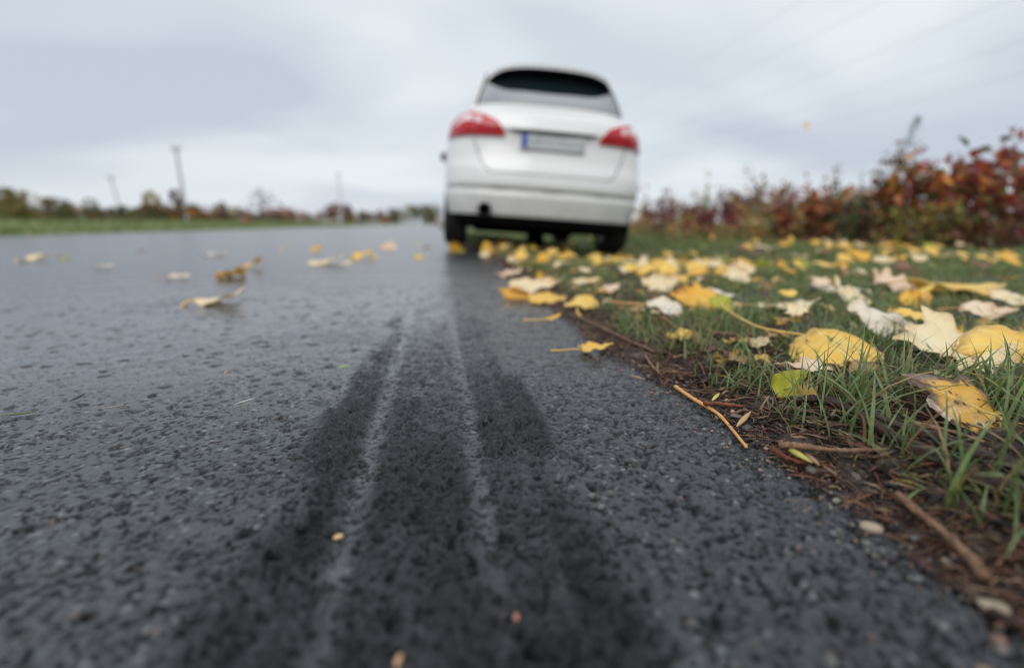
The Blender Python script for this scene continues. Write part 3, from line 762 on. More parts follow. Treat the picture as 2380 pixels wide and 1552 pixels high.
# ------------------------------------------------------------------ fine litter: chips, needles and grit along the asphalt's edge
def litter():
    n = 16000
    Y = 0.10+RNG.uniform(0, 1, n)**1.6*3.2; E_ = np.abs(RNG.normal(0.08, 0.20, n))-0.018
    X = edge_x(Y)+E_
    L = RNG.uniform(0.004, 0.028, n)*(0.5+RNG.uniform(0, 1, n)); W = RNG.uniform(0.0006, 0.0028, n); T = W*RNG.uniform(0.3, 0.9, n)
    L = np.where(RNG.uniform(0, 1, n) > .96, L*3.2, L)
    A = RNG.uniform(0, math.pi, n); p = RNG.normal(0, 0.22, n)*np.minimum(1, .02/L)
    Z = np.where(E_ < 0.02, 0.0, verge_z(X, Y)) + RNG.uniform(0.0, 0.010, n)*sst(0, 0.06, E_) + 0.001
    d = np.stack([np.cos(A)*np.cos(p), np.sin(A)*np.cos(p), np.sin(p)], -1); s = np.stack([-np.sin(A), np.cos(A), 0*A], -1); u = np.cross(d, s)
    c = np.stack([X, Y, Z], -1); bend = (u*0.15+s*RNG.normal(0, .2, (n, 1)))*L[:, None]
    V = []
    for t, ww in ((-0.5, 0.5), (0.0, 1.0), (0.5, 0.35)):
        o = c + d*(L*t)[:, None] + bend*(0.25-t*t)
        for g in (90, 210, 330):
            V.append(o + s*(W*ww*math.cos(rad(g)))[:, None] + u*(T*ww*math.sin(rad(g)))[:, None])
    V = np.stack(V, 1)
    b = (np.arange(n)*9)[:, None, None]
    f = np.array([[r*3+k, r*3+(k+1) % 3, r*3+3+(k+1) % 3, r*3+3+k] for r in range(2) for k in range(3)])[None]
    F = (b+f).reshape(-1, 4)
    pal = np.array([[0.12, 0.050, 0.024], [0.22, 0.095, 0.04], [0.07, 0.032, 0.018], [0.24, 0.14, 0.075], [0.30, 0.19, 0.10], [0.035, 0.022, 0.016], [0.19, 0.065, 0.03]])
    C = np.repeat(pal[RNG.integers(0, len(pal), n)]*RNG.uniform(0.2, 0.8, (n, 1)), 9, 0)
    a = NT('litter_chips'); 
    m = a.done(a.pbsdf(a.mul(a.attr(), a.ramp(a.noise(700, a.obj(), 2), [(0.3, 0.6), (0.7, 1.4)])), 0.55))
    tag(mesh_obj('litter', V.reshape(-1, 3), F, m, col=C), 'brown bark crumbs, needles and straw rotting along the asphalt edge', 'litter', kind='stuff')
litter()
ICO_V = None
def ico():
    import bmesh
    bm = bmesh.new(); bmesh.ops.create_icosphere(bm, subdivisions=1, radius=1)
    V = np.array([v.co for v in bm.verts]); F = np.array([[v.index for v in f.verts] for f in bm.faces]); bm.free(); return V, F
IV, IF = ico()
def grit():
    n = 2600
    Y = 0.10+RNG.uniform(0, 1, n)**1.5*2.2; E_ = RNG.normal(0.0, 0.035, n)
    X = edge_x(Y)+E_
    r = RNG.uniform(0.0005, 0.0022, n)*(1+1.2*(RNG.uniform(0, 1, n) > .93))
    S = RNG.uniform(0.6, 1.3, (n, 1, 3))*r[:, None, None]; S[..., 2] *= 0.7
    V = IV[None]*S*(1+RNG.uniform(-.18, .18, (n, len(IV), 1)))
    V = V+np.stack([X, Y, np.where(E_ < 0.02, -0.0005, verge_z(X, Y)*0.8+0.001)+r*0.3], -1)[:, None, :]
    F = ((np.arange(n)*len(IV))[:, None, None]+IF[None]).reshape(-1, 3)
    pal = np.array([[0.12, 0.12, 0.125], [0.13, 0.12, 0.11], [0.20, 0.18, 0.15], [0.17, 0.10, 0.07], [0.06, 0.06, 0.065], [0.22, 0.16, 0.11]])
    C = np.repeat(pal[RNG.integers(0, 6, n)], len(IV), 0)
    a = NT('grit_stone'); m = a.done(a.pbsdf(a.mul(a.attr(), a.ramp(a.noise(900, a.obj(), 3), [(0.3, .7), (0.7, 1.3)])), 0.5))
    tag(mesh_obj('grit', V.reshape(-1, 3), F, m, col=C, smooth=False), 'fine grey and brown grit where the asphalt meets the soil', 'grit', kind='stuff')
grit()

# ------------------------------------------------------------------ fallen leaves
def leaf_mat(name, c1, c2, vein, edge, edge_amt, spot_amt, rough=0.38, trans=0.22, spotc=(0.06, 0.03, 0.015), e0=0.72, pale=None):
    a = NT(name); uv = a.n('ShaderNodeUVMap', uv_map='UVMap').outputs[0]
    sp = a.n('ShaderNodeSeparateXYZ'); a.set(sp.inputs[0], uv); ux, uy = sp.outputs[0], sp.outputs[1]
    rn = a.rnd(); vv = a.n('ShaderNodeCombineXYZ'); a.set(vv.inputs[0], ux); a.set(vv.inputs[1], uy); a.set(vv.inputs[2], a.math('MULTIPLY', rn, 37.0)); v = vv.outputs[0]
    c = a.mix(a.ramp(a.noise(2.6, v, 4, 0.6), [(0.32, 0), (0.68, 1)]), c1, c2)
    ax = a.math('ABSOLUTE', ux)
    lat = a.math('PINGPONG', a.math('SUBTRACT', uy, a.math('MULTIPLY', ax, 0.85)), 0.075)
    lv = a.math('MULTIPLY', a.mr(lat, 0.009, 0.002), 0.6)
    mid = a.mr(ax, 0.020, 0.005)
    vm_ = a.math('MAXIMUM', mid, lv)
    c = a.mix(a.math('MULTIPLY', vm_, 0.65), c, vein)
    at = a.n('ShaderNodeAttribute', attribute_name='Col').outputs['Color']
    sq = a.n('ShaderNodeSeparateColor'); a.set(sq.inputs[0], at); rr_ = sq.outputs[0]
    en = a.math('ADD', rr_, a.math('MULTIPLY', a.math('SUBTRACT', a.noise(5, v, 4, 0.7), 0.5), 1.1))
    c = a.mix(a.math('MULTIPLY', a.mr(en, e0, e0+0.36), edge_amt), c, edge)
    if pale: c = a.mix(a.math('MULTIPLY', a.ramp(a.noise(3.5, v, 5, .75, 1.5), [(.50, 0), (.60, 1)]), a.mr(ux, 0.05, -0.3)), c, pale)
    spn = a.math('LESS_THAN', a.math('ADD', a.vor(11, v), a.math('MULTIPLY', a.noise(6, v), 0.35)), 0.10+0.50*spot_amt)
    c = a.mix(a.math('MULTIPLY', spn, min(1, spot_amt+0.25)), c, spotc)
    bl = a.ramp(a.noise(3.2, v, 5, 0.7), [(0.60-0.12*spot_amt, 0), (0.72-0.1*spot_amt, 1)])
    c = a.mix(a.math('MULTIPLY', bl, min(.8, spot_amt*0.9)), c, edge)
    bmp = a.bump(a.math('ADD', a.math('MULTIPLY', vm_, 0.6), a.noise(18, v, 3)), 0.5, 0.0012)
    sh = a.pbsdf(c, a.mr(a.noise(4, v, 3), 0.35, 0.65, rough-.1, rough+.15), Specular_IOR_Level=0.5, Normal=bmp)
    return a.done(a.translucent(sh, c, trans))
LM = dict(
 yellow=leaf_mat('leaf_yellow', (0.86, 0.48, 0.045), (0.92, 0.64, 0.15), (0.85, 0.70, 0.30), (0.30, 0.15, 0.05), .6, .22),
 golden=leaf_mat('leaf_golden', (0.82, 0.38, 0.02), (0.86, 0.52, 0.07), (0.85, 0.60, 0.15), (0.35, 0.14, 0.02), .6, .20),
 cream=leaf_mat('leaf_cream', (0.84, 0.64, 0.34), (0.90, 0.76, 0.50), (0.85, 0.74, 0.48), (0.50, 0.28, 0.10), .65, .12, .3),
 pink=leaf_mat('leaf_pale_pink', (0.80, 0.55, 0.37), (0.88, 0.70, 0.50), (0.85, 0.66, 0.42), (0.50, 0.27, 0.16), .6, .22, .33),
 white=leaf_mat('leaf_whitish', (0.78, 0.69, 0.54), (0.88, 0.79, 0.64), (0.80, 0.70, 0.52), (0.55, 0.36, 0.22), .6, .08, .25),
 lime=leaf_mat('leaf_lime', (0.42, 0.43, 0.03), (0.56, 0.55, 0.06), (0.66, 0.62, 0.18), (0.20, 0.13, 0.03), .45, .15, .4, .35),
 spotted=leaf_mat('leaf_spotted', (0.66, 0.32, 0.030), (0.72, 0.42, 0.06), (0.82, 0.58, 0.18), (0.10, 0.050, 0.028), 1.0, .62, .26, .15, (0.05, 0.025, 0.012), .60, (.72, .62, .52)),
 brown=leaf_mat('leaf_brown', (0.17, 0.080, 0.038), (0.28, 0.14, 0.07), (0.35, 0.2, 0.1), (0.06, 0.03, 0.02), .6, .4, .4),
)
a = NT('leaf_stalk_yellow'); M_STALK = a.done(a.pbsdf(a.mix(a.noise(60, a.obj()), (0.62, 0.36, 0.06), (0.72, 0.50, 0.16)), 0.45))
a = NT('leaf_stalk_orange'); M_STALKO = a.done(a.pbsdf(a.mix(a.noise(60, a.obj()), (0.55, 0.24, 0.05), (0.66, 0.36, 0.12)), 0.45))

HALF = dict(   # half outlines (half width, along), leaf length 1, base at 0, tip at 1
 poplar=[(0, -.02), (.13, -.05), (.30, .00), (.43, .12), (.46, .25), (.42, .40), (.32, .58), (.20, .76), (.08, .92), (0, 1.0)],
 oval=[(0, 0), (.12, .03), (.25, .15), (.32, .35), (.31, .52), (.24, .72), (.13, .88), (.04, .97), (0, 1.0)],
 round=[(0, -.02), (.20, -.03), (.40, .08), (.50, .28), (.50, .48), (.42, .68), (.26, .86), (.09, .96), (0, 1.0)],
 lobed=[(0, -.02), (.12, -.06), (.30, -.04), (.33, .05), (.50, .16), (.42, .27), (.56, .42), (.60, .52), (.42, .50), (.30, .53), (.30, .66), (.17, .72), (.10, .86), (0, 1.0)],
 birch=[(0, 0), (.10, .02), (.30, .08), (.40, .20), (.41, .32), (.34, .50), (.22, .70), (.10, .87), (.02, .97), (0, 1.0)],
)
LEAF_CACHE = {}
def leaf_data(shape, seed, bend, curl, fold, crump, tear=0.0):
    rs = np.random.default_rng(seed)
    hp = np.array(HALF[shape]); full = np.concatenate([hp, (hp[1:-1]*np.array([-1, 1]))[::-1]])
    c0 = np.array([0.0, 0.33])
    n = 88; m = 9
    d = np.r_[0, np.cumsum(np.hypot(*np.diff(np.r_[full, full[:1]], axis=0).T))]; s = np.linspace(0, d[-1], n, endpoint=False)
    ox = np.interp(s, d, np.r_[full[:, 0], full[0, 0]]); oy = np.interp(s, d, np.r_[full[:, 1], full[0, 1]])
    ser = 1-0.022*(np.arange(n) % 4 == 0)-0.02*rs.uniform(0, 1, n)
    if tear > 0:
        for _ in range(int(tear*6)):
            k = rs.integers(0, n); ser *= 1-rs.uniform(.15, .45)*np.exp(-(((np.arange(n)-k+n/2) % n-n/2)/rs.uniform(1.5, 4))**2)
    ox = c0[0]+(ox-c0[0])*ser; oy = c0[1]+(oy-c0[1])*ser
    rr_ = np.linspace(0, 1, m)[1:]**0.8
    X = c0[0]+rr_[:, None]*(ox-c0[0]); Y = c0[1]+rr_[:, None]*(oy-c0[1])
    X = np.r_[c0[0], X.ravel()]; Y = np.r_[c0[1], Y.ravel()]; R_ = np.r_[0, np.repeat(rr_, n)]
    ph = rs.uniform(0, 6.28, 6)
    Z = fold*np.abs(X) + curl*X*X + bend*(Y-.4)**2 + rs.uniform(-.25, .25)*X*Y
    Z += crump*R_**1.5*(np.sin(X*9+ph[0])*np.sin(Y*8+ph[1])+0.6*np.sin(X*17+ph[2]+Y*5)*np.sin(Y*15+ph[3]))
    Z += 0.12*rs.uniform(-1, 1)*R_**4*sst(.3, 1, Y)
    V = np.stack([X, Y, Z], -1); uv = np.stack([X, Y], -1)
    F = [(0, 1+k, 1+(k+1) % n) for k in range(n)]
    for i in range(m-2):
        for k in range(n): F.append((1+i*n+k, 1+(i+1)*n+k, 1+(i+1)*n+(k+1) % n, 1+i*n+(k+1) % n))
    return V, F, uv, R_
def leaf_mesh(shape, seed, mat, bend=0.1, curl=0.2, fold=0.1, crump=0.05, tear=0):
    key = (shape, seed, mat, bend, curl, fold, crump, tear)
    if key not in LEAF_CACHE:
        V, F, uv, R_ = leaf_data(shape, seed, bend, curl, fold, crump, tear)
        o = mesh_obj('leaf_blade', V, F, LM[mat], None, True, np.stack([R_, R_, R_], -1), uv)
        LEAF_CACHE[key] = o.data; bpy.data.objects.remove(o)
    return LEAF_CACHE[key]
def stalk_mesh(length, bendx, droop, mat, w=0.012):
    pts = [(bendx*t*t, -length*t, -droop*t*t+0.02*math.sin(t*5)) for t in np.linspace(-0.05, 1, 9)]
    mb = MB(); mb.tube(pts, [w*(0.8+0.5*t**3) for t in np.linspace(0, 1, 9)], 7)
    o = mb.build('leaf_stalk', mat); me = o.data; bpy.data.objects.remove(o); return me
STALKS = [stalk_mesh(.55, .12, .05, M_STALK), stalk_mesh(.7, -.2, .10, M_STALK), stalk_mesh(.45, .05, .0, M_STALKO), stalk_mesh(.9, -.1, .02, M_STALKO, .011)]
def leaf(pos, size, yaw, pitch, roll, me, label, group=None, stalk=None, name='fallen_leaf', face=0):
    """pos: middle of the leaf; yaw: where the tip points (degrees from +x), pitch: tip raised, roll: about the midrib"""
    M = Matrix.Rotation(rad(face), 4, 'X') @ Matrix.Rotation(rad(yaw-90), 4, 'Z') @ Matrix.Rotation(rad(pitch), 4, 'X') @ Matrix.Rotation(rad(roll), 4, 'Y')
    M = Matrix.Translation(Vector(pos)) @ M @ Matrix.Diagonal((size, size, size, 1)) @ Matrix.Translation((0, -.45, 0))
    if stalk is None:
        o = bpy.data.objects.new(name, me); COL.objects.link(o); o.matrix_world = M
    else:
        o = bpy.data.objects.new(name, None); COL.objects.link(o); o.matrix_world = M; o.empty_display_size = .1
        for n_, m_ in (('leaf_blade', me), ('leaf_stalk', STALKS[stalk] if isinstance(stalk, int) else stalk)):
            c = bpy.data.objects.new(n_, m_); COL.objects.link(c); c.parent = o
    tag(o, label, 'leaf', group); return o
def hero(px, py, wpx, z, mat, shape, yaw, pitch, roll, label, seed=1, stalk=None, bend=.1, curl=.2, fold=.1, crump=.05, tear=0, scale=1.0, face=17):
    z += .008 if px > 1480 else 0; p = P(px, py, z); size = wpx*K/FPX*depth(p)*scale
    return leaf(p, size, yaw, pitch, roll, leaf_mesh(shape, seed, mat, bend, curl, fold, crump, tear), label, None, stalk, face=face)

# the nearest leaves on the verge, one by one
hero(2225, 925, 270, .034, 'spotted', 'poplar', 148, 4, 0, 'large brown-spotted orange leaf with pale wet patches, lying tilted in the near grass', 11, 0, bend=.05, curl=.05, fold=-.10, crump=.03, tear=1, face=36)
hero(1838, 893, 92, .022, 'lime', 'birch', 20, 30, 42, 'small yellow-green toothed leaf standing upright beside the dark branch end', 12, None, bend=.2, curl=.1, fold=.1, scale=1.15)
hero(1938, 800, 185, .036, 'yellow', 'round', 75, -4, -8, 'big smooth yellow leaf with its stalk running to the lower right', 13, 1, curl=-.25, fold=-.08, crump=.04)
hero(1876, 848, 140, .026, 'pink', 'oval', 160, -3, 10, 'torn pinkish cream leaf tucked under the big smooth yellow leaf', 14, None, tear=2, crump=.06)
hero(2190, 812, 270, .034, 'cream', 'lobed', 150, -2, -8, 'wide torn cream leaf with a notched edge behind the brown-spotted leaf', 15, None, tear=1.5, crump=.07, curl=-.1)
hero(2325, 800, 190, .045, 'yellow', 'poplar', 170, -5, -20, 'broad yellow leaf curling upward by the right edge of the verge', 16, None, curl=-.5, fold=-.2, crump=.05)
hero(2062, 752, 165, .034, 'white', 'round', 10, -3, 4, 'shiny whitish leaf behind the big smooth yellow leaf', 17, None, crump=.07)
hero(2235, 660, 200, .050, 'yellow', 'poplar', -8, -3, -25, 'long folded yellow leaf lying far right on the grass', 18, 0, fold=-.35, curl=-.1)
hero(2362, 695, 110, .045, 'cream', 'round', 30, 0, -8, 'pale yellow round leaf farthest right behind the broad yellow leaf', 19, None)
hero(2290, 722, 110, .038, 'pink', 'oval', -20, 2, 12, 'small buff leaf with a brown rim in front of the long folded yellow leaf', 20, 2, crump=.08)
hero(1820, 706, 165, .036, 'cream', 'oval', -6, 3, -14, 'long narrow cream leaf with a thin stalk pointing left', 21, 0, fold=-.2)
hero(1945, 665, 135, .040, 'white', 'oval', -22, 4, -12, 'slim whitish leaf slanting towards a cluster of cream leaves', 22, None, fold=-.15)
hero(1990, 690, 110, .034, 'cream', 'lobed', 30, 0, 8, 'lobed cream leaf below the slim whitish leaf', 23, None, crump=.09)
hero(2072, 652, 90, .055, 'pink', 'lobed', 70, 12, 10, 'curled pinkish leaf raised above the cream cluster', 24, 2, crump=.12)
hero(2120, 700, 90, .036, 'golden', 'oval', 10, 0, 8, 'dull golden leaf beneath the brown twig right of the cream cluster', 25, 2, crump=.08)
hero(1612, 690, 105, .040, 'golden', 'lobed', 150, -3, -20, 'bright orange-yellow leaf bent over in the middle of the grass', 26, None, curl=-.5, bend=-.3)
hero(1545, 712, 85, .030, 'white', 'round', 60, -5, 10, 'pale greenish white leaf drooping just left of the orange-yellow leaf', 27, None, curl=-.3)
hero(1668, 682, 95, .036, 'white', 'oval', -15, 2, -10, 'long white leaf just right of the orange-yellow leaf', 28, None)
hero(1540, 660, 95, .034, 'cream', 'poplar', 20, 4, 6, 'pale cream leaf with a raised point above the greenish white leaf', 29, None, crump=.1)
hero(1715, 640, 80, .040, 'cream', 'poplar', 50, 8, 6, 'cream leaf with a reddish stain in the mid grass', 30, None, crump=.1)
hero(1352, 702, 80, .024, 'yellow', 'round', 60, -6, -8, 'yellow leaf with its stalk drooping onto the asphalt edge', 31, stalk_mesh(.75, .25, -.05, M_STALK, .03), curl=-.5)
hero(1285, 738, 42, .010, 'golden', 'oval', 15, 0, -16, 'tiny golden leaf on the asphalt with a short stalk hanging toward the viewer', 32, stalk_mesh(.95, -.8, .0, M_STALK, .045), curl=-.4)
hero(1387, 807, 80, .008, 'yellow', 'lobed', 2, 2, -18, 'yellow jagged leaf on the asphalt with a long stalk to its left', 33, stalk_mesh(.95, .12, -.10, M_STALK, .025), curl=.1, crump=.06)
hero(1198, 680, 75, .012, 'golden', 'poplar', 165, 2, -25, 'folded orange leaf at the left end of the leaf pile on the asphalt edge', 34, 2, fold=-.5)
hero(1240, 668, 120, .022, 'cream', 'poplar', -8, 3, -10, 'cream leaf lying on top of the leaf pile at the asphalt edge', 35, None, crump=.05)
hero(1275, 690, 100, .010, 'yellow', 'round', -10, 1, -10, 'pale yellow leaf at the front of the leaf pile at the asphalt edge', 36, None, crump=.06, curl=-.3)
hero(1182, 633, 70, .014, 'pink', 'oval', 12, 3, -14, 'pinkish curled leaf on the asphalt edge above the leaf pile', 37, None, fold=-.2, crump=.07)
hero(1255, 645, 34, .045, 'golden', 'oval', 100, 70, 20, 'small deep yellow leaf standing upright above the leaf pile', 38, None)
hero(1365, 655, 62, .034, 'cream', 'poplar', 10, 3, -8, 'cream leaf lying on the grass right of the leaf pile', 39, None)
hero(1412, 668, 72, .034, 'pink', 'oval', 30, 6, -16, 'pinkish buff leaf crossing the cream leaf in the grass', 40, 2, fold=-.2)
hero(1135, 578, 48, .034, 'golden', 'poplar', 100, 34, 12, 'tilted yellow leaf at the road edge in front of the car', 41, None)
hero(1057, 574, 32, .022, 'golden', 'round', 90, 34, 10, 'small orange leaf leaning against the left rear tyre', 42, None)
hero(1205, 603, 50, .035, 'cream', 'poplar', 10, 5, -6, 'pale leaf at the road edge below the car', 43, None)
# leaves lying on the road
hero(508, 690, 115, .014, 'cream', 'oval', 12, 3, -22, 'curled cream leaf with a bent stalk, nearest leaf on the open road', 51, stalk_mesh(.25, .1, .10, M_STALK, .03), curl=-.6, fold=-.1)
hero(537, 636, 62, .012, 'golden', 'poplar', 30, 8, -25, 'crumpled golden leaf behind the curled cream leaf on the road', 52, 2, crump=.15)
hero(583, 614, 60, .014, 'golden', 'oval', 35, 14, -25, 'orange leaf with raised tip, farther right of the crumpled golden leaf', 53, None, crump=.1)
hero(410, 641, 58, .008, 'pink', 'oval', -5, 3, -14, 'thin buff leaf lying left of the crumpled golden leaf on the road', 54, 2)
hero(757, 606, 78, .016, 'cream', 'round', 5, 3, -14, 'rounded cream leaf in the middle of the road', 55, None, curl=-.4)
hero(802, 612, 32, .006, 'cream', 'oval', 0, 2, -8, 'small pale leaf fragment beside the rounded cream leaf', 56, None)
hero(843, 593, 56, .018, 'yellow', 'poplar', 40, 10, -16, 'pale yellow leaf right of the rounded cream leaf on the road', 57, None, crump=.1)
hero(500, 590, 58, .010, 'white', 'oval', 0, 4, -10, 'whitish leaf lying far back on the left of the road', 58, None)
hero(243, 618, 44, .008, 'pink', 'oval', 0, 4, -10, 'lone dull buff leaf on the left half of the road', 59, None)
hero(82, 602, 66, .008, 'cream', 'poplar', 10, 3, -8, 'faint cream leaf at the far left of the road', 60, None)
hero(905, 572, 42, .018, 'pink', 'poplar', 80, 16, 8, 'blurred buff leaf lying on the road left of the car', 61, None)
hero(735, 578, 32, .02, 'golden', 'oval', 10, 20, 10, 'small blurred orange leaf far along the road', 62, None)

# the many blurred leaves of the verge and road (look-alikes share a label and a group)
GEN = []
for i, (sh_, mt_) in enumerate([('poplar', 'yellow'), ('poplar', 'cream'), ('round', 'yellow'), ('lobed', 'golden'), ('oval', 'pink'), ('lobed', 'cream'), ('oval', 'golden'), ('poplar', 'yellow'), ('birch', 'yellow'), ('round', 'brown'), ('poplar', 'golden'), ('oval', 'brown'), ('lobed', 'yellow'), ('birch', 'lime')]):
    GEN.append((leaf_mesh(sh_, 100+i, mt_, random.uniform(-.2, .2), random.uniform(-.4, .3), random.uniform(-.3, .15), random.uniform(.04, .12)), mt_))
COLW = dict(yellow='yellow', cream='cream', golden='golden', pink='buff', white='whitish', brown='brown', lime='lime green')
def scatter(n, x0, x1, y0, y1, z, size, lab, grp, wts=None, ok=lambda x, y: True, upright=.14):
    k = 0
    while k < n:
        x, y = random.uniform(x0, x1), random.uniform(y0, y1)
        if not ok(x, y): continue
        me, mt_ = random.choices(GEN, wts)[0]
        s = random.uniform(*size); up = random.random() < upright
        zz = float(verge_z(x, y)) if x > EDGE else 0
        leaf((x, y, zz+z+(.020 if x > .45 else 0)+s*(.2 if up else .08)), s, random.uniform(0, 360), random.uniform(20, 55) if up else random.uniform(-8, 12), random.uniform(-20, 20), me, lab % COLW[mt_], grp, face=random.uniform(2, 26))
        k += 1
def frus(x, y, m=0.05):
    d = np.array([x, y, -CAM_H]); zc_ = d @ _f
    return zc_ > 0.1 and abs((d @ _r)/zc_*FPX) < 512*(1+m)
notcar = lambda x, y: frus(x, y) and not (0.15 < x < 1.75 and 4.6 < y < 5.2)
scatter(85, .50, 3.4, 1.7, 3.2, .022, (.065, .115), '%s leaf strewn on the grass between the asphalt edge and the red shrubs', 'leaves on the mid verge', ok=notcar)
scatter(95, .42, 4.2, 3.0, 4.6, .03, (.07, .12), '%s blurred leaf on the grass just behind the car', 'leaves on the verge behind the car', ok=notcar)
scatter(36, .3, 7.0, 4.6, 8.5, .04, (.07, .13), '%s blurred leaf on the far grass beside and under the car', 'leaves on the far verge', ok=notcar)
scatter(10, -3.0, .30, 3.2, 6.5, .004, (.05, .09), '%s blurred leaf lying on the wet road left of the car', 'leaves on the far road', ok=frus, upright=0)
scatter(6, -.35, .42, 3.4, 5.2, .004, (.05, .09), '%s blurred leaf on the asphalt beside the left rear tyre', 'leaves by the tyre', ok=frus, upright=0)
scatter(12, .50, 1.6, .75, 1.7, .020, (.04, .085), '%s small leaf half hidden in the near grass', 'small leaves in the near grass', ok=frus)
scatter(12, -11.5, -9.7, 12, 26, .03, (.10, .16), '%s leaf on the far road edge by the meadow', 'leaves along the far road edge', [1, 0, 1, 1, 0, 0, 1, 0, 1, 0, 0, 0, 1, 0])
def leaf_litter():
    rng = np.random.default_rng(77); VV = []; FF = []; CC = []; off = 0
    base = [leaf_data(sh_, 800+i, rng.uniform(-.2, .2), rng.uniform(-.4, .4), rng.uniform(-.3, .2), .12, 1.5) for i, sh_ in enumerate(('oval', 'poplar', 'round', 'birch', 'oval'))]
    pal = [(.20, .09, .04), (.12, .055, .028), (.42, .25, .10), (.60, .42, .18), (.70, .44, .08), (.66, .52, .30), (.30, .16, .07), (.62, .34, .04)]
    n = 0
    while n < 620:
        y = rng.uniform(.5, 6.0); x = .40+rng.exponential(.9)+.05
        if x > 5 or not frus(x, y): continue
        if (0.15 < x < 1.75 and 4.6 < y < 5.2): continue
        V, F, uv, R_ = base[rng.integers(0, 5)]
        # thin the mesh out: keep the outline coarse
        s = rng.uniform(.022, .055)*(1+.25*y/3); a_ = rng.uniform(0, 6.28); tl = rng.normal(0, .22, 2)
        M = np.array(Matrix.Rotation(a_, 3, 'Z') @ Matrix.Rotation(tl[0], 3, 'X') @ Matrix.Rotation(tl[1], 3, 'Y'))
        M = np.array(Matrix.Rotation(rng.uniform(0, .35), 3, 'X')) @ M
        W = (V-np.array([0, .4, 0]))*s @ M.T + np.array([x, y, float(verge_z(x, y))+.008+rng.uniform(0, .018)])
        VV.append(W); FF += [tuple(q+off for q in f) for f in F]; off += len(W)
        c = np.array(pal[rng.integers(0, len(pal))])*rng.uniform(.7, 1.15); CC.append(np.clip(c[None]*(1-.45*R_[:, None]**3*rng.uniform(0, 1)), 0, 1)); n += 1
    a = NT('dead_leaf_litter'); c = a.mul(a.attr(), a.ramp(a.noise(140, a.obj(), 4, .7), [(.3, .55), (.7, 1.25)]))
    o = mesh_obj('leaf_litter', np.concatenate(VV), FF, a.done(a.translucent(a.pbsdf(c, .4), c, .2)), col=np.concatenate(CC))
    tag(o, 'carpet of small brown, straw and yellow leaf scraps matted into the verge grass', 'leaf litter', kind='stuff')
leaf_litter()
# a leaf in mid fall
fl = PD(1873, 295, 3.2)
leaf(fl, .075, 40, 30, 30, leaf_mesh('oval', 71, 'pink', .2, .3, .1, .1), 'single buff leaf falling through the air above the shrubs', None, 2, 'falling_leaf')

# ------------------------------------------------------------------ twigs, bark and pebbles
def bark(name, c1, c2, sc=90, bump=.004, rough=.5):
    a = NT(name); mp = a.n('ShaderNodeMapping'); a.set(mp.inputs[0], a.obj()); mp.inputs['Scale'].default_value = (1, 1, 1)
    n = a.noise(sc, mp.outputs[0], 5, .7, 1.0)
    return a.done(a.pbsdf(a.ramp(n, [(0.3, c1), (0.55, c2), (0.75, tuple(min(1, q*1.7) for q in c2))]), rough, Normal=a.bump(a.noise(sc*3, mp.outputs[0], 5, .7), 0.9, bump)))
M_BDARK = bark('dark_bark', (0.010, 0.006, 0.004), (0.060, 0.030, 0.018), 140)
M_BMID = bark('brown_bark', (0.060, 0.030, 0.017), (0.17, 0.085, 0.045), 110)
M_BPALE = bark('pale_twig', (0.085, 0.042, 0.022), (0.26, 0.145, 0.08), 130, .003)
M_BRED = bark('red_bark', (0.07, 0.018, 0.008), (0.20, 0.055, 0.020), 90)
def twig_pts(pix, z):                          # pixels of the photograph -> a curve lying at heights z over the ground
    return [P(a_[0], a_[1], z[i] if isinstance(z, (list, tuple)) else z) for i, a_ in enumerate(pix)]
def stick(name, pts, r0, r1, mat, label, cat='twig', group=None, knob=.18, n=14, squash=1.0, seed=0, sub=12):
    rs = random.Random(seed); pts = [Vector(p) for p in pts]; Q = []; R_ = []
    for i in range(len(pts)-1):
        for k in range(sub):
            t = k/sub; p0 = pts[max(i-1, 0)]; p1 = pts[i]; p2 = pts[i+1]; p3 = pts[min(i+2, len(pts)-1)]
            q = 0.5*((2*p1)+(p2-p0)*t+(2*p0-5*p1+4*p2-p3)*t*t+(3*p1-p0-3*p2+p3)*t**3)
            Q.append(q)
    Q.append(pts[-1])
    L = len(Q); R_ = [lerp(r0, r1, i/(L-1))*(1+rs.uniform(-knob, knob)) for i in range(L)]
    c = Q[0].copy()
    mb = MB(); mb.tube([q-c for q in Q], R_, n, squash)
    V = np.array(mb.v); A = np.repeat(np.array([q-c for q in Q]), n, 0); g = np.tile(np.arange(n), L)*1.0; ii = np.repeat(np.arange(L), n)*1.0
    rel = 1+knob*3.2*(vn(g*.8+seed*7.3, ii*.33, seed)-.5)+knob*2.2*(vn(g*1.7, ii*1.1, seed+3)-.5)
    V = A+(V-A)*rel[:, None]; mb.v = [tuple(v_) for v_ in V]
    o = mb.build(name, mat, None, True, None); o.location = c
    tag(o, label, cat, group); return o
stick('branch', twig_pts([(1838, 928), (1900, 926), (1965, 945), (2030, 985), (2110, 1030), (2200, 1075), (2290, 1118), (2400, 1150)], [.022, .024, .026, .026, .024, .022, .02, .018]), .0046, .0058, M_BDARK, 'long dark rough branch lying along the near edge of the verge', 'branch', seed=3, knob=.22)
stick('branch', twig_pts([(1980, 935), (2080, 985), (2190, 1020), (2300, 1060), (2420, 1100)], [.030, .026, .024, .022, .02]), .0060, .0095, M_BDARK, 'thick broken piece of dark bark behind the long dark branch', 'branch', seed=4, knob=.28, squash=.55)
stick('twig', twig_pts([(1810, 1031), (1870, 1036), (1930, 1044), (2000, 1046), (2062, 1043)], [.018, .018, .017, .016, .016]), .0032, .0020, M_BPALE, 'pale split twig lying level below the long dark branch', seed=5)
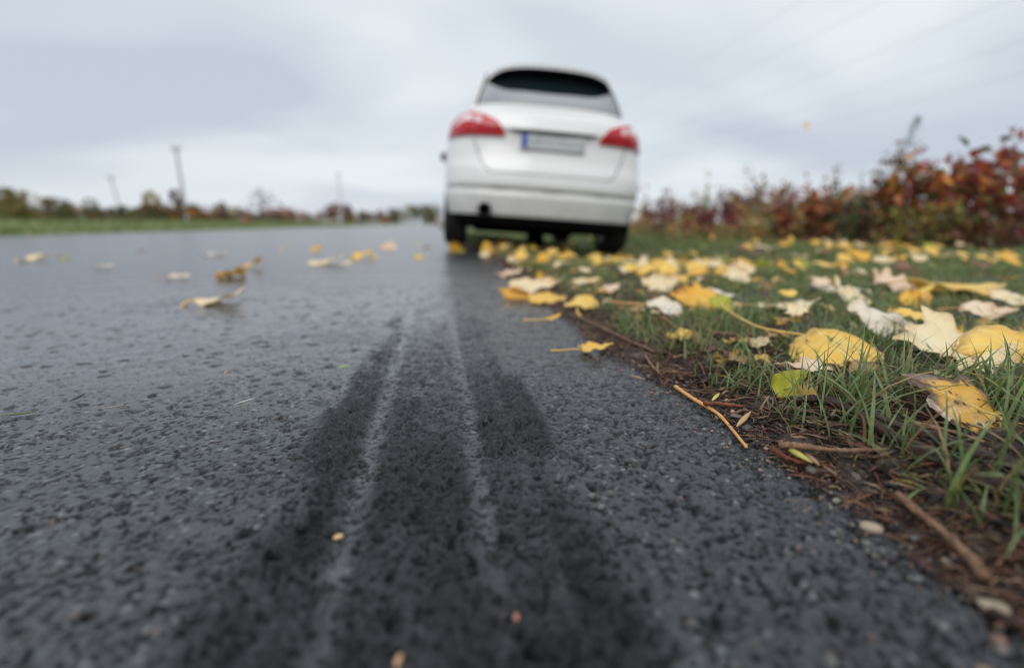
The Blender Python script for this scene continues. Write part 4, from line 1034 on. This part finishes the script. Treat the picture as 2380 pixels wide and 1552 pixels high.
stick('twig', twig_pts([(2085, 1145), (2130, 1185), (2180, 1225), (2225, 1265), (2290, 1340)], [.014, .013, .013, .012, .010]), .0026, .0038, M_BPALE, 'thick pale knobbly twig at the lower right asphalt edge', seed=6, knob=.2)
stick('leaf_stalk', twig_pts([(1570, 897), (1610, 925), (1665, 958), (1700, 995), (1735, 1038)], [.006, .006, .005, .004, .003]), .0030, .0016, M_STALKO, 'bare orange stalk with a thick upper end lying on the asphalt edge', 'stalk', seed=7, knob=.08)
stick('leaf_stalk', twig_pts([(1672, 706), (1720, 738), (1775, 762), (1872, 778)], [.060, .050, .044, .040]), .0024, .0020, M_STALK, 'long slender yellow stalk arching to the big smooth yellow leaf', 'stalk', seed=8, knob=.06)
stick('leaf_stalk', twig_pts([(1420, 700), (1460, 704), (1510, 708)], [.034, .034, .032]), .0030, .0024, M_STALKO, 'short orange-yellow stalk left of the greenish white leaf', 'stalk', seed=9, knob=.06)
stick('twig', twig_pts([(1640, 770), (1700, 776), (1760, 780), (1830, 786)], [.026, .026, .026, .024]), .0042, .0032, M_BMID, 'smooth brown twig under the long slender yellow stalk', seed=10, knob=.08)
stick('twig', twig_pts([(1540, 735), (1565, 755), (1592, 778)], [.034, .026, .018]), .0035, .0024, M_BPALE, 'stubby pale twig slanting down below the greenish white leaf', seed=11)
stick('twig', twig_pts([(1565, 830), (1610, 820), (1660, 808)], .014), .0026, .002, M_BPALE, 'light twig lying across the brown crumbs of the edge', seed=12)
stick('twig', twig_pts([(1500, 825), (1515, 848), (1533, 866)], .010), .0024, .0018, M_BPALE, 'short light twig hanging over the asphalt edge', seed=13)
stick('bark_piece', twig_pts([(1635, 935), (1680, 938), (1728, 944)], .012), .0042, .003, M_BRED, 'reddish splinter of bark beside the bare orange stalk', 'bark', seed=14, knob=.3, squash=.6)
stick('bark_piece', twig_pts([(1795, 1040), (1830, 1062), (1880, 1075)], .008), .004, .003, M_BRED, 'dark red bark flake below the pale split twig', 'bark', seed=15, knob=.3, squash=.5)
stick('twig', twig_pts([(2105, 905), (2160, 920), (2250, 960), (2330, 975)], .016), .0028, .003, M_BRED, 'orange-brown twig running under the brown-spotted leaf', seed=16)
stick('twig', twig_pts([(2120, 668), (2145, 700), (2170, 730)], [.06, .05, .036]), .003, .0026, M_BPALE, 'orange brown twig standing beside the cream cluster', seed=17)
stick('twig', twig_pts([(1330, 730), (1400, 762), (1460, 790), (1520, 815)], .012), .0032, .0028, M_BMID, 'thin brown twig following the asphalt edge below the leaf pile', seed=18)
rs = random.Random(9)
def loose(n, y0, y1, e0, e1, L, R_, mats, lab, grp, name='twig', cat='twig'):
    for k in range(n):
        y = y0+(y1-y0)*rs.random()**1.4; x = float(edge_x(np.array(y)))+rs.uniform(e0, e1); a_ = rs.gauss(rad(-60), .7); l = rs.uniform(*L)
        z = float(verge_z(x, y)) if x > EDGE+.02 else .002
        pts = [(x+math.cos(a_)*l*t+rs.gauss(0, l*.04), y+math.sin(a_)*l*t+rs.gauss(0, l*.04), z+rs.uniform(.004, .014)) for t in (-.5, 0, .5)]
        r = rs.uniform(*R_)
        stick(name, pts, r, r*.7, rs.choice(mats), lab, cat, grp, n=7, seed=100+k, sub=6)
loose(46, .35, 2.4, .0, .22, (.03, .09), (.0012, .0026), [M_BMID, M_BPALE, M_BDARK, M_BMID], 'short brown twig in the crumbs along the asphalt edge', 'twigs along the asphalt edge')
loose(26, .25, 2.2, .2, .8, (.05, .14), (.0014, .003), [M_BMID, M_BDARK, M_BPALE], 'brown twig lying in the near grass', 'twigs in the near grass')
def pebble(p, r, c, label, group=None, stretch=(1.3, .9, .7), yaw=0, seed=0, name='pebble'):
    rng = np.random.default_rng(seed)
    import bmesh
    bm = bmesh.new(); bmesh.ops.create_icosphere(bm, subdivisions=3, radius=1); V = np.array([v_.co for v_ in bm.verts]); F = [tuple(v_.index for v_ in f_.verts) for f_ in bm.faces]; bm.free()
    ph = rng.uniform(0, 6, 6); V = V*(1+.10*np.sin(V[:, :1]*3+ph[0])*np.sin(V[:, 1:2]*3+ph[1])+.05*np.sin(V[:, 2:]*6+ph[2]+V[:, :1]*5))
    V = V*np.array(stretch)*r
    key = 'stone_%d_%d_%d' % tuple(int(q*100) for q in c)
    m = bpy.data.materials.get(key) or simple(key, c, .5, .35, 300, .0008, 500)
    o = mesh_obj(name, V, F, m); o.location = p; o.rotation_euler = (rng.normal(0, .1), rng.normal(0, .1), rad(yaw)); tag(o, label, 'pebble', group); return o
pebble(P(2025, 1225, .004), .0062, (.34, .26, .19), 'largest beige pebble lying on the asphalt near the lower right verge', seed=1, yaw=-25)
pebble(P(2310, 1408, .003), .0058, (.27, .22, .16), 'blurred dull beige pebble at the lower right corner', seed=2, yaw=-30, stretch=(1.7, .8, .6))
pebble(P(786, 1246, .002), .0030, (.60, .38, .20), 'tan pebble in the dark tyre smear', seed=3, yaw=10, stretch=(1.4, .8, .7))
pebble(P(926, 1532, .0015), .0028, (.50, .30, .16), 'orange tan stone chip at the bottom of the tyre smear', seed=4, yaw=80, stretch=(1.7, .7, .5))
pebble(P(1736, 993, .005), .0052, (.085, .075, .075), 'dark grey pebble against the soil beside the bare orange stalk', seed=5, yaw=20)
pebble(P(1712, 966, .007), .0050, (.13, .10, .09), 'flat brownish grey pebble beside the dark grey pebble', seed=6, yaw=-15, stretch=(1.6, .8, .45))
pebble(P(1703, 956, .008), .0030, (.40, .24, .17), 'round pink pebble above the flat brownish grey one', seed=7, stretch=(1, 1, .9))
pebble(P(1690, 930, .008), .0034, (.36, .22, .14), 'pinkish pebble by the reddish splinter', seed=8)
pebble(P(1885, 1092, .006), .0050, (.09, .075, .06), 'dark knob of soil and stone under the pale split twig', seed=9, stretch=(1, 1, .9))
pebble(P(1200, 1432, .0005), .0022, (.42, .17, .12), 'small red stone chip in the asphalt at bottom centre', seed=10, stretch=(.8, 1.2, .5))
for k in range(18):
    y = .22+1.2*rs.random()**1.3; x = float(edge_x(np.array(y)))+rs.gauss(.02, .03)
    pebble((x, y, .003), rs.uniform(.0016, .0036), rs.choice([(.11, .10, .10), (.19, .13, .09), (.07, .065, .065), (.22, .18, .14)]), 'tiny pebble in the grit along the asphalt edge', 'tiny pebbles along the asphalt edge', (1.2, 1, .7), rs.uniform(0, 180), 50+k)
# seed husks and torn blades near the edge
def husk(pix0, pix1, z, w, c, label, name='seed_husk', cat='husk'):
    a_, b_ = P(*pix0, z), P(*pix1, z+.003); pts = [lerp(a_, b_, t) for t in np.linspace(0, 1, 7)]
    mb = MB(); mb.tube([p-a_ for p in pts], [max(.0004, w*math.sin(math.pi*min(.96, t*.9+.06))) for t in np.linspace(0, 1, 7)], 8, .6)
    key = 'husk_%d_%d_%d' % tuple(int(q*100) for q in c); o = mb.build(name, bpy.data.materials.get(key) or simple(key, c, .45, .4, 120)); o.location = a_; tag(o, label, cat)
husk((1818, 1032), (1888, 1074), .012, .0042, (.40, .36, .07), 'pointed yellow-green husk hanging over the soil below the pale split twig')
husk((1872, 1052), (1905, 1080), .012, .0032, (.30, .17, .08), 'brown husk beside the pointed yellow-green husk')
husk((1655, 930), (1672, 912), .012, .0026, (.50, .42, .10), 'small yellow bud leaf standing near the reddish splinter')
husk((1712, 990), (1745, 955), .014, .0034, (.42, .26, .11), 'tan curled husk above the dark grey pebble')
husk((1462, 700+170), (1500, 880), .006, .002, (.30, .2, .1), 'thin tan husk on the asphalt close to the edge')
husk((0, 965), (88, 955), .003, .0026, (.075, .085, .02), 'mossy green twig at the left border of the road', 'twig', 'twig')
husk((160, 932), (200, 912), .004, .003, (.04, .04, .03), 'dark crumpled leaf scrap near the left border', 'leaf_scrap', 'leaf scrap')
husk((545, 938), (592, 924), .003, .0016, (.45, .42, .38), 'pale sliver of straw in the middle of the left road', 'straw', 'straw')
husk((238, 948), (290, 940), .002, .0018, (.20, .16, .14), 'buff bark sliver between the dark scrap and the pale straw', 'bark_sliver', 'bark')
husk((780, 853), (822, 848), .004, .0018, (.22, .34, .05), 'short bright green blade scrap beside the tyre smear', 'grass_scrap', 'grass scrap')
husk((522, 868), (526, 860), .004, .0018, (.50, .20, .04), 'tiny orange crumb on the left road', 'crumb', 'crumb')

# ------------------------------------------------------------------ shrubs, weeds and trees
def foliage_mat(name, stops):
    a = NT(name); c = a.mul(a.attr(), a.ramp(a.noise(25, a.obj(), 2), [(.3, .75), (.7, 1.25)]))
    return a.done(a.translucent(a.pbsdf(c, .5), c, .42))
M_FOL = foliage_mat('foliage', None)
M_STEM = bark('shrub_stem', (0.05, 0.022, 0.015), (0.12, 0.05, 0.03), 30)
def leaf_cloud(C, D, size, cols, rng, asp=.5, bend=.25):
    """many pointed folded leaves: centres C, directions D"""
    n = len(C); S = size[:, None]
    D = D/np.linalg.norm(D, axis=1, keepdims=True); up = rng.normal(0, 1, (n, 3)); s = np.cross(D, up); s /= np.linalg.norm(s, axis=1, keepdims=True); u = np.cross(s, D)
    rows = [(0, .06, 0), (.25, .42, -.02), (.55, .48, -.06), (.8, .26, -.14), (1, .02, -.26)]
    V = []
    for t, w, dz in rows:
        c = C+D*S*(t-.3)+u*S*dz*bend*4
        V += [c-s*S*w*asp+u*S*w*.18, c, c+s*S*w*asp+u*S*w*.18]
    V = np.stack(V, 1); f = np.array([[r*3+k, r*3+k+1, r*3+k+4, r*3+k+3] for r in range(4) for k in range(2)])[None]
    F = ((np.arange(n)*15)[:, None, None]+f).reshape(-1, 4)
    return V.reshape(-1, 3), F, np.repeat(cols, 15, 0)
def palette(n, pal, rng, jit=.3, mul=2.5):
    pal = np.array(pal)*mul; return pal[rng.integers(0, len(pal), n)]*rng.uniform(1-jit, 1+jit, (n, 1))
RED = [(.13, .022, .018), (.17, .03, .022), (.09, .016, .020), (.22, .075, .025), (.07, .03, .014), (.09, .07, .02), (.12, .03, .03)]
RUST = [(.05, .03, .012), (.045, .045, .015), (.16, .045, .015), (.22, .08, .02), (.09, .03, .014), (.07, .05, .015), (.30, .13, .03)]
OLIVE = [(.05, .06, .015), (.09, .09, .02), (.13, .10, .03), (.04, .045, .012), (.2, .15, .04)]
GREEN = [(.03, .055, .02), (.045, .075, .025), (.06, .09, .03), (.025, .045, .02)]
TAN = [(.20, .13, .05), (.26, .17, .07), (.14, .12, .04), (.17, .07, .03), (.10, .10, .03)]
GREYG = [(.10, .14, .12), (.13, .17, .15), (.08, .12, .10)]
DARKB = [(.06, .026, .018), (.09, .038, .022), (.05, .025, .016), (.10, .055, .025), (.05, .05, .018)]
PURP = [(.10, .022, .024), (.13, .035, .03), (.045, .012, .018), (.07, .018, .02), (.10, .02, .022), (.05, .02, .014)]
def shrub(base, h, wid, pal, nleaf, lsz, label, seed, stems=9, name='shrub', cat='shrub', group=None, lean=(0, 0), low=.12, sides=6):
    rng = np.random.default_rng(seed); r = empty(name, base); tag(r, label, cat, group)
    mb = MB(); C = []; D = []
    per = max(1, nleaf//(stems*3))
    for k in range(stems):
        a_ = rng.uniform(0, 6.283); e = rng.uniform(.25, 1)**.7*wid*.5; top = h*rng.uniform(.6, 1)*(1-.25*(e/(wid*.5))**2)
        b0 = np.array([math.cos(a_)*e*.35, math.sin(a_)*e*.35, -.03]); b1 = np.array([math.cos(a_)*e+lean[0], math.sin(a_)*e+lean[1], top])
        m1 = lerp(b0, b1, .5)+rng.normal(0, .05, 3)*h
        pts = [b0, m1, b1]; rr_ = .010*h+.002
        mb.tube(pts, [rr_, rr_*.6, rr_*.2], sides)
        for q in range(2):
            t0 = rng.uniform(.3, .75); s0 = lerp(m1, b1, t0); tip = s0+rng.normal(0, 1, 3)*wid*.18+np.array([0, 0, h*.12]); mb.tube([s0, lerp(s0, tip, .5)+rng.normal(0, .01, 3), tip], [rr_*.4, rr_*.3, rr_*.12], 5)
            for t in rng.uniform(.1, 1.02, per): C.append(lerp(s0, tip, t)+rng.normal(0, lsz*.5, 3)); D.append(rng.normal(0, .6, 3)+np.array([0, 0, -.15])+(tip-s0)/np.linalg.norm(tip-s0)*.5)
        for t in rng.uniform(low, 1.02, per):
            c = lerp(lerp(b0, m1, t), lerp(m1, b1, t), t); C.append(c+rng.normal(0, lsz*.7, 3)); D.append(rng.normal(0, .7, 3)+np.array([math.cos(a_)*.4, math.sin(a_)*.4, .1]))
    mb.build('stems', M_STEM, r)
    C = np.array(C); D = np.array(D); n = len(C)
    V, F, cc = leaf_cloud(C, D, rng.uniform(.6, 1.25, n)*lsz, palette(n, pal, rng), rng)
    mesh_obj('foliage', V, F, M_FOL, r, True, cc); return r
def G(px, d):                                  # ground point at column px, distance d along the view axis
    p = ray(px, 520); t = d/(p @ _f); return np.array([p[0]*t, p[1]*t, 0.0])
def top_h(px, py, d): return float(PD(px, py, d)[2])
# px, depth, py of the top, width in px, palette, leaf size, label
for i, (px, d, pt, wpx, pal, ls, nl, lab) in enumerate([
 (1560, 7.6, 470, 110, PURP, .060, 420, 'low dark red shrub nearest the car behind the grass'),
 (1600, 8.2, 480, 120, OLIVE, .06, 260, 'low tan and olive weeds beside the first dark red shrub'),
 (1655, 7.0, 468, 120, PURP, .060, 420, 'wine red bushy shrub second from the car'),
 (1725, 7.2, 440, 80, PURP, .055, 260, 'slim dark purple shrub with one tall tip'),
 (1790, 6.6, 462, 110, OLIVE, .060, 320, 'olive brown shrub between the dark red ones'),
 (1850, 6.2, 455, 120, RED, .065, 420, 'red shrub with yellow spots in the middle of the row'),
 (1910, 6.0, 450, 120, RUST, .065, 380, 'brown shrub behind the low green bush'),
 (1990, 5.6, 455, 130, GREEN, .06, 420, 'low dark green bush at the foot of the shrub row'),
 (2040, 5.3, 420, 130, DARKB, .065, 300, 'dark brown shrub below the tall grey-green weed'),
 (2110, 4.9, 395, 150, RUST, .075, 420, 'rust brown leafy shrub right of the tall grey-green weed'),
 (2190, 4.6, 352, 150, RED, .085, 330, 'tall red-leaved shrub with big leaves against the sky'),
 (2262, 4.4, 362, 150, RUST, .085, 340, 'rust red shrub with arching twigs near the right side'),
 (2330, 4.2, 385, 160, RED, .08, 420, 'dense dark red shrub at the far right of the row'),
 (2400, 4.3, 368, 150, OLIVE, .075, 380, 'olive topped shrub cut by the right border'),
 (2250, 5.4, 440, 260, DARKB, .075, 520, 'dark brown shrub filling the gap behind the red-leaved ones'),
 (2100, 6.2, 470, 240, RUST, .07, 480, 'low rusty shrub behind the row'),
 (1700, 9.5, 470, 200, OLIVE, .08, 420, 'hazy olive weeds behind the purple shrub'),
 (1850, 8.5, 470, 200, DARKB, .08, 420, 'dim brown shrub behind the red one'),
 (1500, 8.6, 500, 110, TAN, .06, 320, 'low tan dry weeds just right of the car'),
 (1545, 9.4, 492, 120, TAN, .07, 320, 'second clump of tan weeds right of the car'),
 (1615, 6.4, 515, 150, TAN, .05, 320, 'low straw coloured weeds in front of the wine red shrubs'),
 (1760, 6.1, 508, 150, TAN, .055, 360, 'straw and rust weeds in front of the olive shrub'),
 (1690, 8.8, 462, 160, OLIVE, .07, 420, 'olive weeds closing the gap behind the slim purple shrub'),
 (1965, 7.0, 440, 170, RUST, .075, 480, 'rust brown shrub behind the low dark green bush'),
 (2165, 4.3, 470, 150, OLIVE, .06, 320, 'olive undergrowth below the tall red-leaved shrub'),
 (2300, 4.0, 480, 190, DARKB, .06, 360, 'dark undergrowth below the far right shrubs'),
]):
    b = G(px, d); b[2] = float(verge_z(b[0], b[1]))-.02
    shrub(b, (top_h(px, pt, d)-b[2])*1.16, wpx*K/FPX*d*1.2, pal, int(nl*(1.2 if px < 2120 else .62)), ls*(1.25 if px < 2120 else 1.5), lab, 300+i, 11, low=.05)
def weed(px, d, pt, pal, label, seed, lean, nl=160, ls=.03, wid=.10):
    rng = np.random.default_rng(seed); b = G(px, d); b[2] = float(verge_z(b[0], b[1])); h = top_h(px, pt, d)-b[2]
    r = empty('weed', b); tag(r, label, 'weed')
    tip = np.array([lean*h*_r[0], lean*h*_r[1], h]); mid = np.array([.0, 0, h*.55])
    mb = MB(); mb.tube([np.array([0, 0, -.03]), mid, tip], [.006, .004, .002], 6); mb.build('stem', M_STEM, r)
    C = []; D = []
    for k in range(nl):
        t = rng.uniform(.25, 1); c = lerp(lerp(np.zeros(3), mid, t), lerp(mid, tip, t), t); s = rng.normal(0, 1, 3)*wid*(1.15-t); C.append(c+s); D.append(s+np.array([0, 0, .08]))
    V, F, cc = leaf_cloud(np.array(C), np.array(D), rng.uniform(.6, 1.3, nl)*ls, palette(nl, pal, rng), rng, .35)
    mesh_obj('foliage', V, F, M_FOL, r, True, cc)
weed(2062, 5.2, 285, GREYG, 'tall grey-green feathery weed rising above the shrubs', 401, .10, 260, .035, .085)
weed(1945, 5.8, 395, GREYG, 'short grey-green weed leaning left above the brown shrub', 402, -.14, 120, .03, .06)
weed(1990, 5.6, 402, DARKB, 'dark seed head on a thin stem above the green bush', 403, -.02, 60, .03, .03)
weed(1640, 7.6, 440, OLIVE, 'pale feathery grass plume beside the wine red shrub', 404, -.05, 110, .05, .10)
weed(1690, 7.8, 452, OLIVE, 'second pale grass plume leaning right by the purple shrub', 405, .12, 100, .05, .09)
weed(1815, 6.6, 445, OLIVE, 'thin olive plume above the olive brown shrub', 406, -.05, 80, .04, .05)

# far side of the road: hedge shrubs, trees, poles, houses
def crown(base, h, wid, pal, n, lsz, label, seed, name='bush', cat='bush', trunk=.25, group=None, tall=1.0):
    rng = np.random.default_rng(seed); r = empty(name, base); tag(r, label, cat, group)
    mb = MB(); mb.tube([(0, 0, -.1), (0, 0, h*.3), (rng.normal(0, .05)*h, rng.normal(0, .05)*h, h*.75)], [.04*h*tall, .03*h*tall, .008*h], 7)
    for k in range(5):
        a_ = rng.uniform(0, 6.28); z0 = h*rng.uniform(.15, .5); mb.tube([(0, 0, z0), (math.cos(a_)*wid*.2, math.sin(a_)*wid*.2, z0+h*.15), (math.cos(a_)*wid*.38, math.sin(a_)*wid*.38, z0+h*.3)], [.014*h, .010*h, .003*h], 5)
    mb.build('trunk', M_STEM, r)
    nb = 9; bc = np.stack([rng.normal(0, .23, nb)*wid, rng.normal(0, .23, nb)*wid, h*rng.uniform(trunk+.1, .80, nb)], -1); br = rng.uniform(.16, .30, nb)*min(wid, h*1.2)
    bc[0] = (0, 0, h*.8); br[0] = .2*h
    k = rng.integers(0, nb, n); d = rng.normal(0, 1, (n, 3)); d /= np.linalg.norm(d, axis=1, keepdims=True)
    C = bc[k]+d*(br[k]*rng.uniform(.45, 1.05, n)**.6)[:, None]; C[:, 2] = np.clip(C[:, 2], .02*h, h*1.02)
    bcol = palette(nb, pal, rng, .35, 1.9)[k]*rng.uniform(.7, 1.3, (n, 1))
    V, F, cc = leaf_cloud(C, d+rng.normal(0, .6, (n, 3)), rng.uniform(.6, 1.3, n)*lsz, bcol, rng, .6)
    mesh_obj('crown', V, F, M_FOL, r, True, cc); return r
def hedge(px, pt, wpx, x, pal, label, seed, **k):
    g = PX(px, x); d = depth((g[0], g[1], .2)); b = (g[0], g[1], .35); h = max(.5, top_h(px, pt, d)-.35)
    w = wpx*K/FPX*d*2.0; k.setdefault('trunk', -.05); h *= 1.2; return crown(b, h, w, pal, k.pop('n', 1500), max(.06, min(h, w)*.09), label, seed, **k)
BR = [(.09, .05, .02), (.13, .075, .028), (.07, .05, .02), (.05, .05, .018), (.16, .08, .03)]
for i, (px, pt, w, x, pal, lab) in enumerate([
 (-20, 444, 150, -15, OLIVE, 'tall olive brown bush at the far left border'),
 (50, 462, 120, -15, OLIVE, 'green bush second from the far left border'),
 (120, 470, 130, -15.5, BR, 'rust brown bush right of the green bush on the far left'),
 (165, 474, 110, -15, GREEN, 'dark green round bush in the far left hedge'),
 (225, 482, 120, -16, BR, 'brown hedge bush right of the dark green round one'),
 (290, 484, 120, -16, GREEN, 'dim green hedge bush under the faint leaning pole'),
 (345, 480, 110, -17, BR, 'ochre bush left of the tall pole'),
 (455, 482, 120, -17, BR, 'ochre bush right of the tall pole'),
 (400, 484, 100, -16, RUST, 'reddish brown bush at the foot of the tall pole'),
 (560, 500, 100, -20, GREEN, 'low green hedge bush between two red roofs'),
 (640, 498, 90, -18, DARKB, 'low brown hedge in front of the middle red roof'),
 (700, 494, 90, -18, RUST, 'rusty hedge bush left of the purple brown bush'),
 (845, 495, 80, -20, BR, 'tan hedge bush right of the purple brown bush'),
 (885, 500, 60, -22, DARKB, 'small dark hedge bush far along the road'),
]): hedge(px, pt, w, x, pal, lab, 500+i)
for i in range(36):
    px = -30+i*27+random.uniform(-10, 10)
    hedge(px, 486+px*.012+random.uniform(-5, 6), 90, -18-random.random()*3, random.choice([BR, OLIVE, RUST, BR, DARKB, GREEN]), 'low brown and olive bush in the continuous hedge beyond the meadow strip', 560+i, group='hedge bushes beyond the meadow', n=900)
hedge(420, 455, 66, -22, DARKB+OLIVE, 'round dark tree right behind the tall pole', 530, name='tree', cat='tree')
hedge(522, 478, 34, -22, OLIVE, 'small upright olive tree between the hedge bushes', 531, name='tree', cat='tree')
hedge(610, 452, 40, -24, [(.03, .03, .035), (.05, .045, .05)], 'slim dark almost bare tree left of the middle red roof', 532, name='tree', cat='tree', n=160)
hedge(785, 482, 74, -22, PURP+DARKB, 'round purple brown bush beneath the thin right pole', 533)
hedge(925, 490, 46, -24, BR, 'tan tree far along the road left of the orange one', 534, name='tree', cat='tree')
hedge(965, 484, 52, -24, OLIVE+GREEN, 'green tree at the end of the road', 535, name='tree', cat='tree')
hedge(992, 483, 26, -20, [(.17, .075, .02), (.13, .085, .025), (.09, .085, .03), (.15, .06, .02)], 'orange tree at the end of the road beside the car', 536, name='tree', cat='tree')
M_POLE = simple('weathered_pole', (.38, .38, .39), .8)
def pole(pxb, pxt, pt, d, wid, label):
    b = G(pxb, d); T = PD(pxt, pt, d); T = np.array([lerp(b[0], T[0], 1), T[1], T[2]])
    r = empty('utility_pole', b); tag(r, label, 'pole'); t = T-b
    mb = MB(); mb.tube([(0, 0, -.3), t*.5, t], [wid, wid*.85, wid*.7], 12); mb.build('mast', M_POLE, r)
    mb = MB(); c = t*.965; a_ = _r*np.array([1, 1, 0]); mb.tube([c-a_*.3, c, c+a_*.3], [wid*.45]*3, 6); mb.build('cross_arm', M_POLE, r)
    for s in (-.25, 0, .25):
        q = c+a_*s; mb = MB(); mb.tube([q, q+np.array([0, 0, .08]), q+np.array([0, 0, .20])], [.03, .06, .04], 8); mb.build('insulator', M_POLE, r)
pole(436, 408, 340, 30, .11, 'tall grey utility pole leaning left over the far hedge')
pole(290, 256, 410, 42, .09, 'faint short pole leaning far left behind the hedge')
pole(795, 786, 402, 55, .09, 'thin distant pole above the purple brown bush')
M_WALL = simple('house_wall', (.45, .42, .38), .8); M_ROOF = simple('red_roof', (.20, .075, .065), .7, .25, 3)
def house(px, pt, wpx, d, label):
    b = G(px, d); h = top_h(px, pt, d); w = wpx*K/FPX*d; r = empty('house', b, (0, 0, -YAW)); tag(r, label, 'house')
    mb = MB(); mb.box((-w*.46, -2.5, 0), (w*.46, 2.5, h*.62)); mb.build('wall', M_WALL, r, False)
    mb = MB(); z0 = h*.60; mb.add([(-w*.5, -3, z0), (w*.5, -3, z0), (w*.5, 3, z0), (-w*.5, 3, z0), (-w*.5, 0, h), (w*.5, 0, h)], [(0, 1, 5, 4), (2, 3, 4, 5), (1, 2, 5), (3, 0, 4), (3, 2, 1, 0)]); rf = mb.build('roof', M_ROOF, r, False)
    mb = MB(); mb.box((w*.15, -.3, h*.8), (w*.22, .3, h*1.12)); mb.build('chimney', M_WALL, rf, False)
    for k in (-.28, 0, .28):
        mb = MB(); mb.box((w*k-w*.05, -2.53, h*.25), (w*k+w*.05, -2.49, h*.48)); mb.build('window', M_BLACK, r, False)
house(656, 484, 54, 120, 'house with a dull red roof in the middle distance')
house(500, 492, 40, 140, 'house with a small pinkish roof right of the tall pole')
house(352, 478, 46, 110, 'house with a reddish roof left of the tall pole')
# overhead cables along the right of the road
M_WIRE = simple('cable_black', (.02, .02, .022), .6)
for px, py, z, rr_, lab in ((1800, 8, 7.5, .019, 'steepest and leftmost'), (1977, 8, 7.3, .020, 'second from the left'), (2250, 8, 7.6, .024, 'middle'), (2380, 66, 7.2, .028, 'second lowest'), (2380, 145, 6.6, .026, 'lowest')):
    p = PD(px, py, 1.0); d = p-np.array([0, 0, CAM_H]); X0 = d[0]*(z-CAM_H)/d[2]
    ys_ = np.linspace(-10, 230, 61); pts = [(X0, y, z+.9*((((y+10) % 60)/30-1)**2-.5)) for y in ys_]
    mb = MB(); mb.tube(pts, [rr_*.17]*len(pts), 6); tag(mb.build('overhead_cable', M_WIRE), 'thin overhead cable in the grey sky, %s of the five' % lab, 'cable', 'overhead cables')
